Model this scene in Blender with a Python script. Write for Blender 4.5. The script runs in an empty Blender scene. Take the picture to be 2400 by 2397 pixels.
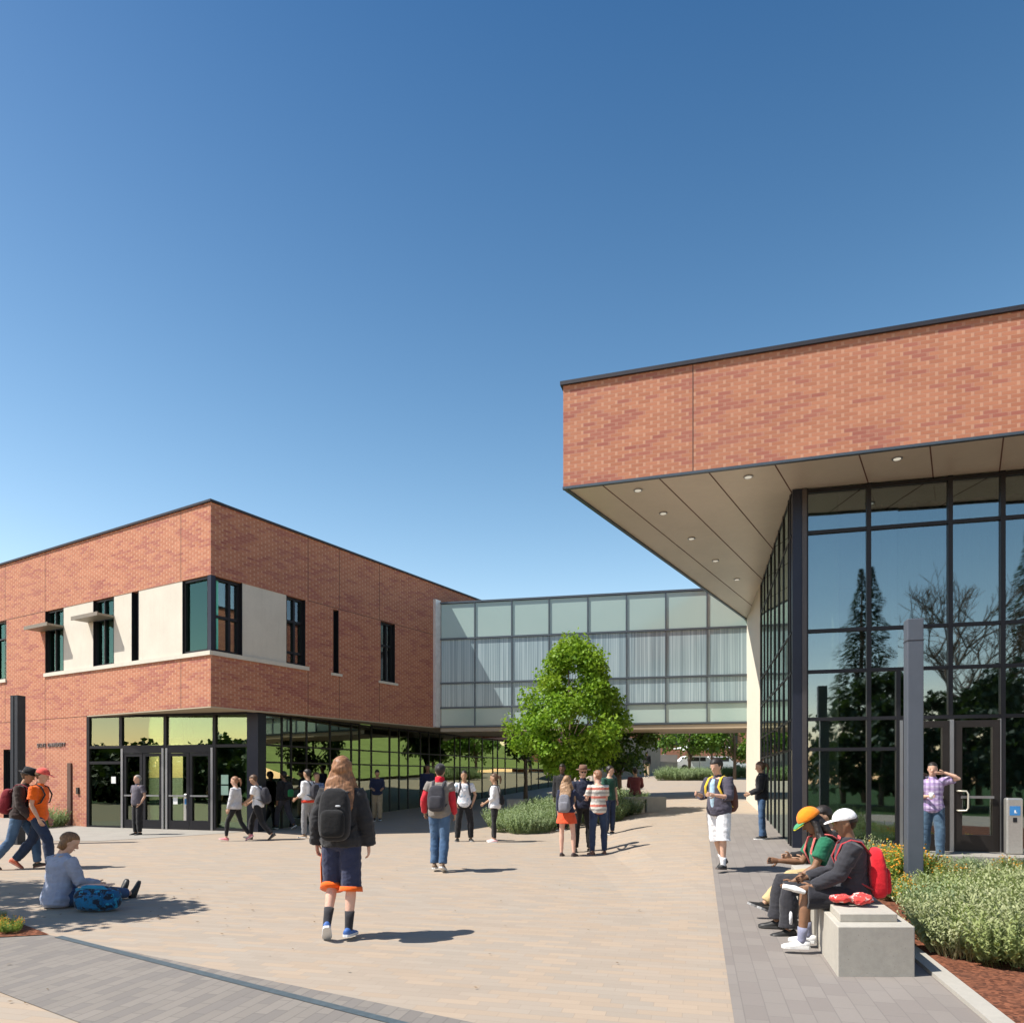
import bpy, bmesh, math, random
import numpy as np
from mathutils import Vector, Matrix, noise as mnoise

rnd = random.Random(7)
R = math.radians
scene = bpy.context.scene
COL = scene.collection

# ------------------------------------------------------------------ camera
F, U0, V0, EYE = 1700.0, 1200.0, 1818.0, 1.6      # focal length / principal point in photo pixels, eye height
cam_d = bpy.data.cameras.new('camera')
cam = bpy.data.objects.new('camera', cam_d); COL.objects.link(cam)
cam.location = (0, 0, EYE); cam.rotation_euler = (R(90), 0, 0)
cam_d.sensor_fit = 'HORIZONTAL'; cam_d.sensor_width = 36.0
cam_d.lens = F / 2400 * 36.0
cam_d.shift_y = (V0 - 1198.5) / 2400.0
cam_d.clip_end = 2000
scene.camera = cam

# ------------------------------------------------------------------ world, sun
SUN_EL, SUN_AZ = R(54.5), R(-103)       # azimuth measured from +Y towards +X
w = bpy.data.worlds.new('World'); scene.world = w; w.use_nodes = True
nt = w.node_tree; nt.nodes.clear()
sky = nt.nodes.new('ShaderNodeTexSky'); sky.sky_type = 'NISHITA'; sky.sun_disc = False
sky.sun_elevation = SUN_EL; sky.sun_rotation = SUN_AZ
sky.altitude = 0; sky.air_density = 1.0; sky.dust_density = 0.5; sky.ozone_density = 4.4
bg = nt.nodes.new('ShaderNodeBackground'); bg.inputs['Strength'].default_value = 0.082
out = nt.nodes.new('ShaderNodeOutputWorld')
hs = nt.nodes.new('ShaderNodeHueSaturation'); hs.inputs['Saturation'].default_value = 1.22; hs.inputs['Hue'].default_value = .4955
nt.links.new(sky.outputs[0], hs.inputs['Color'])
tcn = nt.nodes.new('ShaderNodeTexCoord'); sxyz = nt.nodes.new('ShaderNodeSeparateXYZ'); nt.links.new(tcn.outputs['Generated'], sxyz.inputs[0])
mr = nt.nodes.new('ShaderNodeMapRange'); mr.inputs[1].default_value = .76; mr.inputs[2].default_value = .02; nt.links.new(sxyz.outputs[2], mr.inputs[0])
gm = nt.nodes.new('ShaderNodeMixRGB'); gm.blend_type = 'MULTIPLY'; gm.inputs[1].default_value = (1, 1, 1, 1); gm.inputs[2].default_value = (4.4, 2.65, 1.80, 1)      # paler air near the horizon
nt.links.new(mr.outputs[0], gm.inputs[0]); nt.links.new(hs.outputs[0], gm.inputs[1]); nt.links.new(gm.outputs[0], bg.inputs[0]); nt.links.new(bg.outputs[0], out.inputs[0])
sl = bpy.data.lights.new('sun', 'SUN'); sl.energy = 5.0; sl.angle = R(0.53); sl.color = (1.0, 0.945, 0.86)
sun = bpy.data.objects.new('sun', sl); COL.objects.link(sun)
sdir = Vector((math.sin(SUN_AZ) * math.cos(SUN_EL), math.cos(SUN_AZ) * math.cos(SUN_EL), math.sin(SUN_EL)))
sun.rotation_euler = sdir.to_track_quat('Z', 'Y').to_euler()
sun.location = (-40, -10, 60)
vs = scene.view_settings
vs.view_transform = 'Standard'; vs.look = 'None'; vs.exposure = 0.66; vs.gamma = 1.0; vs.use_curve_mapping = False
try:
    scene.cycles.max_bounces = 8; scene.cycles.transparent_max_bounces = 16
    scene.cycles.caustics_reflective = False; scene.cycles.caustics_refractive = False
    scene.cycles.sample_clamp_indirect = 6
except Exception:
    pass

# ------------------------------------------------------------------ terrain height
def _lerp(xs, ys, x):
    if x <= xs[0]: return ys[0]
    for i in range(1, len(xs)):
        if x <= xs[i]:
            t = (x - xs[i-1]) / (xs[i] - xs[i-1]); return ys[i-1] + t * (ys[i] - ys[i-1])
    return ys[-1]
def _ramp(x, w=2.0):
    return 0.0 if x < -w else ((x + w) ** 2 / (4 * w) if x < w else x)
def hz(x, y):
    k = x / max(y, 4.0)
    d0 = _lerp([-.02, .06, .118, .18, .25], [21, 18.5, 15.5, 10.5, 8.5], k)
    z = 0.045 * _ramp(y - d0)
    if y > 27: z -= 0.012 * (y - 27)
    if y > 62: z -= 0.033 * (y - 62)
    if y > 120: z = hz(x * 120 / y, 120)
    return z
def pt(u, v, d):
    return Vector(((u - U0) / F * d, d, EYE + (V0 - v) / F * d))
def gp(u, v):
    """ground point seen at photo pixel (u, v)"""
    k = (u - U0) / F; s = (v - V0) / F
    d = 1.5
    while d < 150:
        if EYE - s * d <= hz(k * d, d): break
        d += 0.02
    return Vector((k * d, d, hz(k * d, d)))

# ------------------------------------------------------------------ materials
class NT:
    def __init__(s, name):
        s.m = bpy.data.materials.new(name); s.m.use_nodes = True
        s.t = s.m.node_tree; s.t.nodes.clear()
        s.out = s.t.nodes.new('ShaderNodeOutputMaterial')
    def n(s, typ, **kw):
        nd = s.t.nodes.new('ShaderNode' + typ)
        for k, v in kw.items():
            setattr(nd, k, v)
        return nd
    def l(s, a, b): s.t.links.new(a, b)
    def val(s, sock, v):
        if isinstance(v, bpy.types.NodeSocket): s.l(v, sock)
        elif isinstance(v, (tuple, list)) and sock.type == 'RGBA': sock.default_value = (*v[:3], 1)
        else: sock.default_value = v
    def math(s, op, a, b=0.0, c=0.0):
        nd = s.n('Math', operation=op)
        s.val(nd.inputs[0], a); s.val(nd.inputs[1], b); s.val(nd.inputs[2], c)
        return nd.outputs[0]
    def mix(s, f, a, b, mode='MIX'):
        nd = s.n('MixRGB', blend_type=mode)
        s.val(nd.inputs[0], f); s.val(nd.inputs[1], a); s.val(nd.inputs[2], b)
        return nd.outputs[0]
    def ramp(s, f, lo, hi):
        nd = s.n('MapRange'); s.val(nd.inputs[0], f); nd.inputs[1].default_value = lo; nd.inputs[2].default_value = hi
        return nd.outputs[0]
    def noise(s, vec, scale, detail=3, rough=.55):
        nd = s.n('TexNoise'); nd.inputs['Scale'].default_value = scale; nd.inputs['Detail'].default_value = detail
        nd.inputs['Roughness'].default_value = rough
        if vec is not None: s.l(vec, nd.inputs['Vector'])
        return nd.outputs[0]
    def white(s, vec):
        nd = s.n('TexWhiteNoise'); nd.noise_dimensions = '3D'; s.l(vec, nd.inputs['Vector']); return nd.outputs[0]
    def comb(s, x, y, z=0.0):
        nd = s.n('CombineXYZ'); s.val(nd.inputs[0], x); s.val(nd.inputs[1], y); s.val(nd.inputs[2], z); return nd.outputs[0]
    def sep(s, v):
        nd = s.n('SeparateXYZ'); s.l(v, nd.inputs[0]); return nd.outputs
    def coord(s, which='Object'):
        return s.n('TexCoord').outputs[which]
    def bump(s, h, strength=.3, dist=.01):
        nd = s.n('Bump'); nd.inputs['Strength'].default_value = strength; nd.inputs['Distance'].default_value = dist
        s.l(h, nd.inputs['Height']); return nd.outputs[0]
    def bsdf(s, col, rough=.7, metal=0.0, spec=.4, normal=None, **kw):
        nd = s.n('BsdfPrincipled')
        s.val(nd.inputs['Base Color'], col); s.val(nd.inputs['Roughness'], rough)
        nd.inputs['Metallic'].default_value = metal; nd.inputs['Specular IOR Level'].default_value = spec
        if normal is not None: s.l(normal, nd.inputs['Normal'])
        for k, v in kw.items(): s.val(nd.inputs[k], v)
        return nd.outputs[0]
    def done(s, sh):
        s.l(sh, s.out.inputs[0]); return s.m

MATS = {}
def plain(name, col, rough=.6, metal=0, var=.12, scale=6, spec=.4, bump=0):
    if name in MATS: return MATS[name]
    t = NT(name); c = t.coord()
    n1 = t.noise(c, scale, 4); n2 = t.noise(c, scale * 9, 2)
    f = t.math('ADD', t.math('MULTIPLY', n1, .7), t.math('MULTIPLY', n2, .3))
    f = t.ramp(f, .3, .7)
    lo = [x * (1 - var) for x in col]; hi = [min(1, x * (1 + var)) for x in col]
    MATS[name] = t.done(t.bsdf(t.mix(f, lo, hi), rough, metal, spec, t.bump(n2, bump, .01) if bump else None))
    return MATS[name]

def make_brick(name='brick'):
    t = NT(name); uv = t.sep(t.coord('UV')); x, y = uv[0], uv[1]
    H, W = .067, .255
    ry = t.math('DIVIDE', y, H); row = t.math('FLOOR', ry); fy = t.math('FRACT', ry)
    xo = t.math('ADD', t.math('DIVIDE', x, W), t.math('MULTIPLY', t.math('FLOORED_MODULO', row, 2), .5))
    ix = t.math('FLOOR', xo); fx = t.math('FRACT', xo)
    wn = t.white(t.comb(ix, row, 3.3))
    skew = t.math('ADD', t.math('MULTIPLY', ix, .30), t.math('MULTIPLY', row, -.06))
    nz = t.noise(t.comb(skew, t.math('MULTIPLY', row, .33), 1.7), 1.0, 3, .6)
    dark = t.ramp(t.math('ADD', t.math('MULTIPLY', nz, 1.0), t.math('MULTIPLY', wn, .28)), .715, .73)
    a = t.mix(wn, (.40, .158, .094), (.49, .21, .125))
    d = t.mix(wn, (.30, .095, .075), (.38, .14, .10))
    c = t.mix(dark, a, d)
    head = t.math('GREATER_THAN', fx, .84)
    c = t.mix(t.math('MULTIPLY', head, t.math('SUBTRACT', .46, t.math('MULTIPLY', dark, .22))), c, (.64, .40, .28))
    mort = t.math('MAXIMUM', t.math('LESS_THAN', fy, .13), t.math('LESS_THAN', fx, .035))
    c = t.mix(t.math('MULTIPLY', mort, .6), c, (.42, .27, .20))
    big = t.noise(t.coord(), .35, 3); c = t.mix(t.math('MULTIPLY', t.ramp(big, .35, .75), .18), c, (.40, .22, .15))
    h = t.math('MULTIPLY', t.math('SUBTRACT', 1, mort), 1)
    MATS[name] = t.done(t.bsdf(c, .85, 0, .25, t.bump(t.math('ADD', h, t.math('MULTIPLY', wn, .5)), .5, .008)))
    return MATS[name]

def make_pavers(name, cols, W, H, ang, mortar, msize=.05, jitter=1.0, rough=.8):
    """running-bond pavers in world metres; cols = three tones"""
    t = NT(name); c = t.coord(); mp = t.n('Mapping'); mp.inputs['Rotation'].default_value = (0, 0, ang); t.l(c, mp.inputs['Vector'])
    s = t.sep(mp.outputs[0]); x, y = s[0], s[1]
    ry = t.math('DIVIDE', y, H); row = t.math('FLOOR', ry); fy = t.math('FRACT', ry)
    xo = t.math('ADD', t.math('DIVIDE', x, W), t.math('MULTIPLY', t.math('FLOORED_MODULO', row, 3), .34))
    ix = t.math('FLOOR', xo); fx = t.math('FRACT', xo)
    wn = t.white(t.comb(ix, row, 9.1)); wn2 = t.white(t.comb(row, ix, 2.7))
    nz = t.ramp(t.noise(c, .55, 4, .6), .36, .66)
    base = t.mix(t.math('MULTIPLY', nz, .75), cols[0], cols[1])
    base = t.mix(t.math('MULTIPLY', t.math('GREATER_THAN', wn, .62), .75 * jitter), base, cols[2])
    base = t.mix(t.math('MULTIPLY', wn2, .22 * jitter), base, [q * .62 for q in cols[0]])
    fine = t.noise(c, 60, 2); base = t.mix(t.math('MULTIPLY', fine, .18), base, [q * .6 for q in cols[0]])
    stain = t.ramp(t.noise(c, 1.7, 5, .7), .55, .8); base = t.mix(t.math('MULTIPLY', stain, .16), base, [q * .55 for q in cols[1]])
    m = t.math('MAXIMUM', t.math('LESS_THAN', fy, msize * W / H if H < W else msize), t.math('LESS_THAN', fx, msize))
    base = t.mix(t.math('MULTIPLY', m, .6), base, mortar)
    MATS[name] = t.done(t.bsdf(base, rough, 0, .3, t.bump(t.math('ADD', t.math('SUBTRACT', 1, m), t.math('MULTIPLY', fine, .4)), .3, .004)))
    return MATS[name]

def make_concrete(name, col, joint=0, var=.1):
    t = NT(name); c = t.coord()
    n1 = t.noise(c, 1.6, 5, .6); n2 = t.noise(c, 22, 3); n3 = t.noise(c, 140, 2)
    f = t.math('ADD', t.math('ADD', t.math('MULTIPLY', n1, .5), t.math('MULTIPLY', n2, .3)), t.math('MULTIPLY', n3, .2))
    cc = t.mix(t.ramp(f, .36, .64), [x * (1 - var) for x in col], [x * (1 + var) for x in col])
    vor = t.n('TexVoronoi'); vor.inputs['Scale'].default_value = 26; t.l(c, vor.inputs['Vector'])
    pit = t.math('LESS_THAN', vor.outputs[0], .13); pit = t.math('MULTIPLY', pit, t.math('GREATER_THAN', n2, .52))
    cc = t.mix(t.math('MULTIPLY', pit, .45), cc, [x * .5 for x in col])
    mp = t.n('Mapping'); mp.inputs['Scale'].default_value = (9, 9, .7); t.l(c, mp.inputs['Vector'])
    stk = t.ramp(t.noise(mp.outputs[0], 1, 4, .6), .52, .75); cc = t.mix(t.math('MULTIPLY', stk, .16), cc, [x * .62 for x in col])
    h = n3
    if joint:
        s = t.sep(c); jx = t.math('LESS_THAN', t.math('FRACT', t.math('DIVIDE', s[0], joint)), .012)
        cc = t.mix(t.math('MULTIPLY', jx, .5), cc, [x * .45 for x in col])
    MATS[name] = t.done(t.bsdf(cc, .82, 0, .3, t.bump(h, .25, .004)))
    return MATS[name]

def make_glass(name, tint, base, tr=1.0, gcol=(.9, .95, 1.0), rough=.0, ripple=0.0):
    t = NT(name)
    tp = t.n('BsdfTransparent'); t.val(tp.inputs[0], tint)
    gl = t.n('BsdfGlossy'); t.val(gl.inputs['Color'], gcol); gl.inputs['Roughness'].default_value = rough
    if ripple:
        c = t.coord(); t.l(t.bump(t.noise(c, .9, 2), ripple, .02), gl.inputs['Normal'])
    fr = t.n('Fresnel'); fr.inputs[0].default_value = 1.52
    fac = t.math('ADD', base, t.math('MULTIPLY', fr.outputs[0], 1 - base))
    mx = t.n('MixShader'); t.l(fac, mx.inputs[0]); t.l(tp.outputs[0], mx.inputs[1]); t.l(gl.outputs[0], mx.inputs[2])
    MATS[name] = t.done(mx.outputs[0]); return MATS[name]

def make_leaf(name, a, b, c3, trans=.35, rough=.55):
    t = NT(name); g = t.n('NewGeometry'); r = g.outputs['Random Per Island']
    n = t.noise(t.coord(), 1.3, 2)
    col = t.mix(r, a, b); col = t.mix(t.ramp(n, .45, .7), col, c3)
    p = t.bsdf(col, rough, 0, .35)
    tl = t.n('BsdfTranslucent'); t.l(t.mix(.5, col, (.25, .4, .03)), tl.inputs[0])
    mx = t.n('MixShader'); mx.inputs[0].default_value = trans; t.l(p, mx.inputs[1]); t.l(tl.outputs[0], mx.inputs[2])
    MATS[name] = t.done(mx.outputs[0]); return MATS[name]

def cloth(name, col, kind=None, col2=None, col3=None, s=.08):
    if name in MATS: return MATS[name]
    t = NT(name); c = t.coord(); f = t.noise(c, 9, 3); w_ = t.noise(c, 260, 1)
    base = t.mix(t.ramp(f, .3, .7), [x * .86 for x in col], [min(1, x * 1.12) for x in col])
    if kind == 'stripe':
        z = t.sep(c)[2]; k = t.math('FRACT', t.math('DIVIDE', z, s))
        base = t.mix(t.math('GREATER_THAN', k, .5), base, col2)
        k2 = t.math('FRACT', t.math('DIVIDE', z, s * 2)); base = t.mix(t.math('MULTIPLY', t.math('GREATER_THAN', k2, .72), .9), base, col3)
    if kind == 'plaid':
        q = t.sep(c)
        k = t.math('GREATER_THAN', t.math('FRACT', t.math('DIVIDE', t.math('ADD', q[2], t.math('MULTIPLY', f, .03)), s)), .5)
        k2 = t.math('GREATER_THAN', t.math('FRACT', t.math('DIVIDE', q[0], s * .8)), .55)
        base = t.mix(t.math('MULTIPLY', k, .6), base, col2); base = t.mix(t.math('MULTIPLY', k2, .55), base, col3)
    if kind == 'blotch':
        b = t.ramp(t.noise(c, 14, 2), .47, .53); base = t.mix(b, base, col2)
        b = t.ramp(t.noise(c, 23, 2), .58, .62); base = t.mix(b, base, col3)
    if kind == 'jean':
        b = t.ramp(t.noise(c, 3.2, 2), .45, .7); base = t.mix(t.math('MULTIPLY', b, .6), base, col2)
    MATS[name] = t.done(t.bsdf(base, .88, 0, .2, t.bump(t.math('ADD', w_, t.math('MULTIPLY', t.noise(c, 18, 3), 4)), .35, .006), **{'Sheen Weight': .15}))
    return MATS[name]

G_ANG = math.atan2(.248, .969)
make_brick()
M_tan = make_pavers('tan_pavers', [(.355, .29, .228), (.325, .29, .245), (.385, .30, .222)], .30, .095, G_ANG, (.25, .20, .155), .016, 1.15)
M_grey = make_pavers('grey_pavers', [(.225, .20, .18), (.25, .225, .205), (.205, .18, .165)], .30, .15, G_ANG + R(90), (.15, .135, .125), .025, .8)
M_greyL = make_pavers('grey_paver_band', [(.205, .185, .165), (.235, .21, .185), (.17, .155, .145)], .30, .10, G_ANG + R(90), (.12, .11, .10), .03, .9)
M_conc = make_concrete('concrete_walk', (.30, .28, .25), 1.6)
M_bench = make_concrete('precast_concrete', (.40, .375, .325), 0, .12)
M_white = make_concrete('cream_wall_panel', (.70, .645, .53), 0, .04)
M_lime = make_concrete('limestone_panel', (.60, .56, .48), 0, .07)
M_black = plain('black_anodised_frame', (.018, .018, .022), .42, .3, .15, 8)
M_navy = plain('blue_black_metal_cladding', (.022, .026, .042), .38, .4, .1, 3)
M_alu = plain('aluminium_frame', (.36, .36, .37), .35, .8, .08, 5)
M_cop = plain('dark_coping', (.04, .038, .045), .5, .4, .1, 5)
M_sof = plain('champagne_metal_soffit', (.63, .55, .45), .40, .35, .06, .8)
M_sofL = plain('beige_soffit', (.45, .37, .27), .7, 0, .05, 2)
M_pole = plain('blue_grey_painted_metal', (.092, .105, .130), .45, .2, .06, 4)
M_steel = plain('brushed_steel', (.52, .51, .48), .38, .75, .1, 30)
M_join = plain('sealant_joint', (.13, .07, .055), .9, 0, .1, 9)
M_int = plain('interior_plaster', (.45, .43, .38), .8, 0, .05, 2)
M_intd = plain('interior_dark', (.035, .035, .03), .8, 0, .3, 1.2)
M_ltgr = plain('pale_green_interior_wall', (.32, .46, .24), .7, 0, .12, .6)
M_lime2 = plain('lime_lawn_reflection_wall', (.66, .80, .28), .7, 0, .10, .35)  # lime colour paints in the sunlit lawn's reflection behind the side glazing
M_carp = plain('interior_floor', (.20, .18, .15), .5, 0, .1, 2)
M_paper = plain('white_paper', (.8, .8, .78), .7, 0, .03, 4)
M_gL = make_glass('entrance_glass', (.66, .80, .62), .22, gcol=(.60, .72, .54), ripple=.02)
M_gE2 = make_glass('side_entrance_glass', (.80, .90, .72), .30, gcol=(.85, .95, .75))
M_gR = make_glass('tall_lobby_glass', (.50, .60, .54), .27, gcol=(.72, .82, .88), ripple=.07, rough=.018)
M_gS = make_glass('side_lobby_glass', (.45, .54, .46), .32, gcol=(.75, .9, .85), ripple=.02)
M_gW = make_glass('window_glass', (.55, .92, .78), .06, gcol=(.5, .9, .75), ripple=.02)
M_teal = plain('teal_blind', (.16, .66, .50), .5, 0, .15, 1)
# ------------------------------------------------------------------ mesh helpers
class Fr:
    """vertical frame: t along (dx,dy), n along (nx,ny), z up"""
    def __init__(s, ox, oy, dx, dy, nx, ny):
        l = math.hypot(dx, dy); s.o = (ox, oy); s.d = (dx / l, dy / l); l = math.hypot(nx, ny); s.n = (nx / l, ny / l)
    def p(s, t, n, z): return (s.o[0] + s.d[0] * t + s.n[0] * n, s.o[1] + s.d[1] * t + s.n[1] * n, z)
    def tu(s, u, n=0):
        """t where this plane is crossed by photo column u"""
        k = (u - U0) / F; ox = s.o[0] + s.n[0] * n; oy = s.o[1] + s.n[1] * n
        return (k * oy - ox) / (s.d[0] - k * s.d[1])
    def zat(s, t, v):
        y = s.o[1] + s.d[1] * t; return EYE + (V0 - v) / F * y
WORLD = Fr(0, 0, 1, 0, 0, 1)

class MB:
    def __init__(s): s.v = []; s.f = []; s.uv = []; s.mi = []; s.cur = 0
    def face(s, pts, uvs=None):
        b = len(s.v); s.v += [tuple(p) for p in pts]; s.f.append(tuple(range(b, b + len(pts))))
        s.uv.append(uvs if uvs else [(0, 0)] * len(pts)); s.mi.append(s.cur)
    def box(s, fr, t0, t1, n0, n1, z0, z1):
        P = fr.p
        c = [(t0, n0), (t1, n0), (t1, n1), (t0, n1)]
        for i in range(4):
            a, b = c[i], c[(i + 1) % 4]
            ua = a[0] if a[1] == b[1] else a[1] + 50; ub = b[0] if a[1] == b[1] else b[1] + 50
            s.face([P(*a, z0), P(*b, z0), P(*b, z1), P(*a, z1)], [(ua, z0), (ub, z0), (ub, z1), (ua, z1)])
        s.face([P(*q, z1) for q in c], [q for q in c]); s.face([P(*q, z0) for q in c[::-1]], [q for q in c[::-1]])
        return s
    def wbox(s, x0, x1, y0, y1, z0, z1): return s.box(WORLD, x0, x1, y0, y1, z0, z1)
    def prism(s, poly, z0, z1):
        n = len(poly)
        L = 0
        for i in range(n):
            a, b = poly[i], poly[(i + 1) % n]; d = math.dist(a, b)
            s.face([(*a, z0), (*b, z0), (*b, z1), (*a, z1)], [(L, z0), (L + d, z0), (L + d, z1), (L, z1)]); L += d
        s.face([(*q, z1) for q in poly], list(poly)); s.face([(*q, z0) for q in poly[::-1]], list(poly[::-1]))
        return s
    def wall(s, fr, t0, t1, z0, z1, holes, n0, n1):
        ts = sorted({t0, t1, *[h[0] for h in holes], *[h[1] for h in holes]}); ts = [t for t in ts if t0 <= t <= t1]
        zs = sorted({z0, z1, *[h[2] for h in holes], *[h[3] for h in holes]}); zs = [z for z in zs if z0 <= z <= z1]
        def solid(i, j):
            if i < 0 or j < 0 or i >= len(ts) - 1 or j >= len(zs) - 1: return False
            tc = (ts[i] + ts[i+1]) / 2; zc = (zs[j] + zs[j+1]) / 2
            return not any(h[0] < tc < h[1] and h[2] < zc < h[3] for h in holes)
        P = fr.p
        for i in range(len(ts) - 1):
            for j in range(len(zs) - 1):
                if not solid(i, j): continue
                a, b, c, d = ts[i], ts[i+1], zs[j], zs[j+1]
                for n in (n0, n1): s.face([P(a, n, c), P(b, n, c), P(b, n, d), P(a, n, d)], [(a, c), (b, c), (b, d), (a, d)])
                if not solid(i-1, j): s.face([P(a, n0, c), P(a, n1, c), P(a, n1, d), P(a, n0, d)], [(n0, c), (n1, c), (n1, d), (n0, d)])
                if not solid(i+1, j): s.face([P(b, n0, c), P(b, n1, c), P(b, n1, d), P(b, n0, d)], [(n0, c), (n1, c), (n1, d), (n0, d)])
                if not solid(i, j-1): s.face([P(a, n0, c), P(b, n0, c), P(b, n1, c), P(a, n1, c)], [(a, n0), (b, n0), (b, n1), (a, n1)])
                if not solid(i, j+1): s.face([P(a, n0, d), P(b, n0, d), P(b, n1, d), P(a, n1, d)], [(a, n0), (b, n0), (b, n1), (a, n1)])
        return s
    def loft(s, pts, rad, side=(1, 0, 0), n=12, cap=True, phase=0):
        pts = [Vector(p) for p in pts]; side = Vector(side); rings = []
        m = len(pts)
        for i, p in enumerate(pts):
            T = (pts[min(i+1, m-1)] - pts[max(i-1, 0)]).normalized()
            S = side - T * side.dot(T)
            if S.length < 1e-4: S = Vector((0, 1, .01)) - T * Vector((0, 1, .01)).dot(T)
            S.normalize(); Fv = T.cross(S)
            r = rad[i] if isinstance(rad[i], (tuple, list)) else (rad[i], rad[i])
            b = len(s.v)
            for k in range(n):
                a = 2 * math.pi * k / n + phase
                s.v.append(tuple(p + S * (math.cos(a) * r[0]) + Fv * (math.sin(a) * r[1])))
            rings.append(b)
        for i in range(m - 1):
            for k in range(n):
                a, b = rings[i] + k, rings[i] + (k + 1) % n; c, d = rings[i+1] + (k + 1) % n, rings[i+1] + k
                s.f.append((a, b, c, d)); s.uv.append([(0, 0)] * 4); s.mi.append(s.cur)
        if cap:
            s.f.append(tuple(rings[0] + k for k in range(n))[::-1]); s.uv.append([(0, 0)] * n); s.mi.append(s.cur)
            s.f.append(tuple(rings[-1] + k for k in range(n))); s.uv.append([(0, 0)] * n); s.mi.append(s.cur)
        return s
    def ell(s, c, r, axes=None, e=1.0, nu=16, nv=10, f=None):
        """(super)ellipsoid; axes = 3 vectors"""
        c = Vector(c); X, Y, Z = [Vector(a) for a in (axes or ((1, 0, 0), (0, 1, 0), (0, 0, 1)))]
        sg = lambda q: math.copysign(abs(q) ** e, q)
        b = len(s.v)
        for j in range(nv + 1):
            ph = -math.pi / 2 + math.pi * j / nv
            for i in range(nu):
                th = 2 * math.pi * i / nu
                q = Vector((r[0] * sg(math.cos(ph)) * sg(math.cos(th)), r[1] * sg(math.cos(ph)) * sg(math.sin(th)), r[2] * sg(math.sin(ph))))
                if f: q = f(q)
                s.v.append(tuple(c + X * q.x + Y * q.y + Z * q.z))
        for j in range(nv):
            for i in range(nu):
                s.f.append((b + j*nu + i, b + j*nu + (i+1) % nu, b + (j+1)*nu + (i+1) % nu, b + (j+1)*nu + i)); s.uv.append([(0, 0)] * 4); s.mi.append(s.cur)
        return s
    def mesh(s, name, mats, smooth=False):
        me = bpy.data.meshes.new(name); me.from_pydata(s.v, [], s.f)
        for m in (mats if isinstance(mats, (list, tuple)) else [mats]): me.materials.append(m)
        uvl = me.uv_layers.new(name='UVMap')
        flat = [c for u in s.uv for q in u for c in q]
        if len(flat) == 2 * len(me.loops): uvl.data.foreach_set('uv', flat)
        me.polygons.foreach_set('material_index', s.mi); me.polygons.foreach_set('use_smooth', [smooth] * len(me.polygons))
        me.update(); return me
    def build(s, name, mats, parent=None, smooth=False, fixn=True):
        me = s.mesh(name, mats, smooth)
        if fixn:
            bm = bmesh.new(); bm.from_mesh(me); bmesh.ops.remove_doubles(bm, verts=bm.verts, dist=1e-5)
            bmesh.ops.recalc_face_normals(bm, faces=bm.faces); bm.to_mesh(me); bm.free()
        return link(name, me, parent)

def link(name, data, parent=None, loc=None):
    o = bpy.data.objects.new(name, data); COL.objects.link(o)
    if parent is not None:
        o.parent = parent
        o.matrix_parent_inverse = parent_inv(parent)
    if loc is not None: o.location = loc
    return o
def world_of(o):
    m = Matrix.LocRotScale(o.location, o.rotation_euler, o.scale)
    if o.parent: m = world_of(o.parent) @ o.matrix_parent_inverse @ m
    return m
def parent_inv(p): return world_of(p).inverted()
def tag(o, label=None, cat=None, group=None, kind=None):
    if label: o['label'] = label
    if cat: o['category'] = cat
    if group: o['group'] = group
    if kind: o['kind'] = kind
    return o
def empty(name, loc, label, cat, group=None, rz=0, sc=1):
    o = bpy.data.objects.new(name, None); COL.objects.link(o); o.location = loc; o.rotation_euler = (0, 0, rz); o.scale = (sc,) * 3
    o.empty_display_size = .3
    return tag(o, label, cat, group)
def copy_tree(o, parent=None):
    c = o.copy(); COL.objects.link(c)
    if parent is not None: c.parent = parent; c.matrix_parent_inverse = o.matrix_parent_inverse.copy()
    for ch in list(o.children): copy_tree(ch, c)
    return c
def part(name, fr, box, m, parent):
    return MB().box(fr, *box).build(name, m, parent)

def fuse(mb, name, voxel, smooth=2, wrinkle=0.0, wscale=9, seed=0):
    """union of overlapping closed lofts into one continuous surface"""
    me = bpy.data.meshes.new('tmp'); me.from_pydata(mb.v, [], mb.f)
    bm = bmesh.new(); bm.from_mesh(me); bmesh.ops.recalc_face_normals(bm, faces=bm.faces); bm.to_mesh(me); bm.free()
    o = bpy.data.objects.new('tmp', me); COL.objects.link(o)
    r = o.modifiers.new('r', 'REMESH'); r.mode = 'VOXEL'; r.voxel_size = voxel; r.use_smooth_shade = True
    if smooth:
        sm = o.modifiers.new('s', 'SMOOTH'); sm.iterations = smooth; sm.factor = .5
    dg = bpy.context.evaluated_depsgraph_get(); dg.update()
    res = bpy.data.meshes.new_from_object(o.evaluated_get(dg)); res.name = name
    COL.objects.unlink(o); bpy.data.objects.remove(o); bpy.data.meshes.remove(me)
    if wrinkle:
        nrm = [v.normal.copy() for v in res.vertices]
        for v, nn in zip(res.vertices, nrm):
            q = Vector((v.co.x * wscale * .7 + v.co.z * wscale * .5, v.co.y * wscale * .7, v.co.z * wscale * 1.7 - v.co.x * wscale * .6 + seed))
            k = .7 * mnoise.noise(q) + .8 * (.45 - abs(mnoise.noise(q * 1.7 + Vector((3, 1, seed))))) - .15
            v.co += nn * (k * wrinkle)
    res.polygons.foreach_set('use_smooth', [True] * len(res.polygons)); res.update()
    return res

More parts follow.
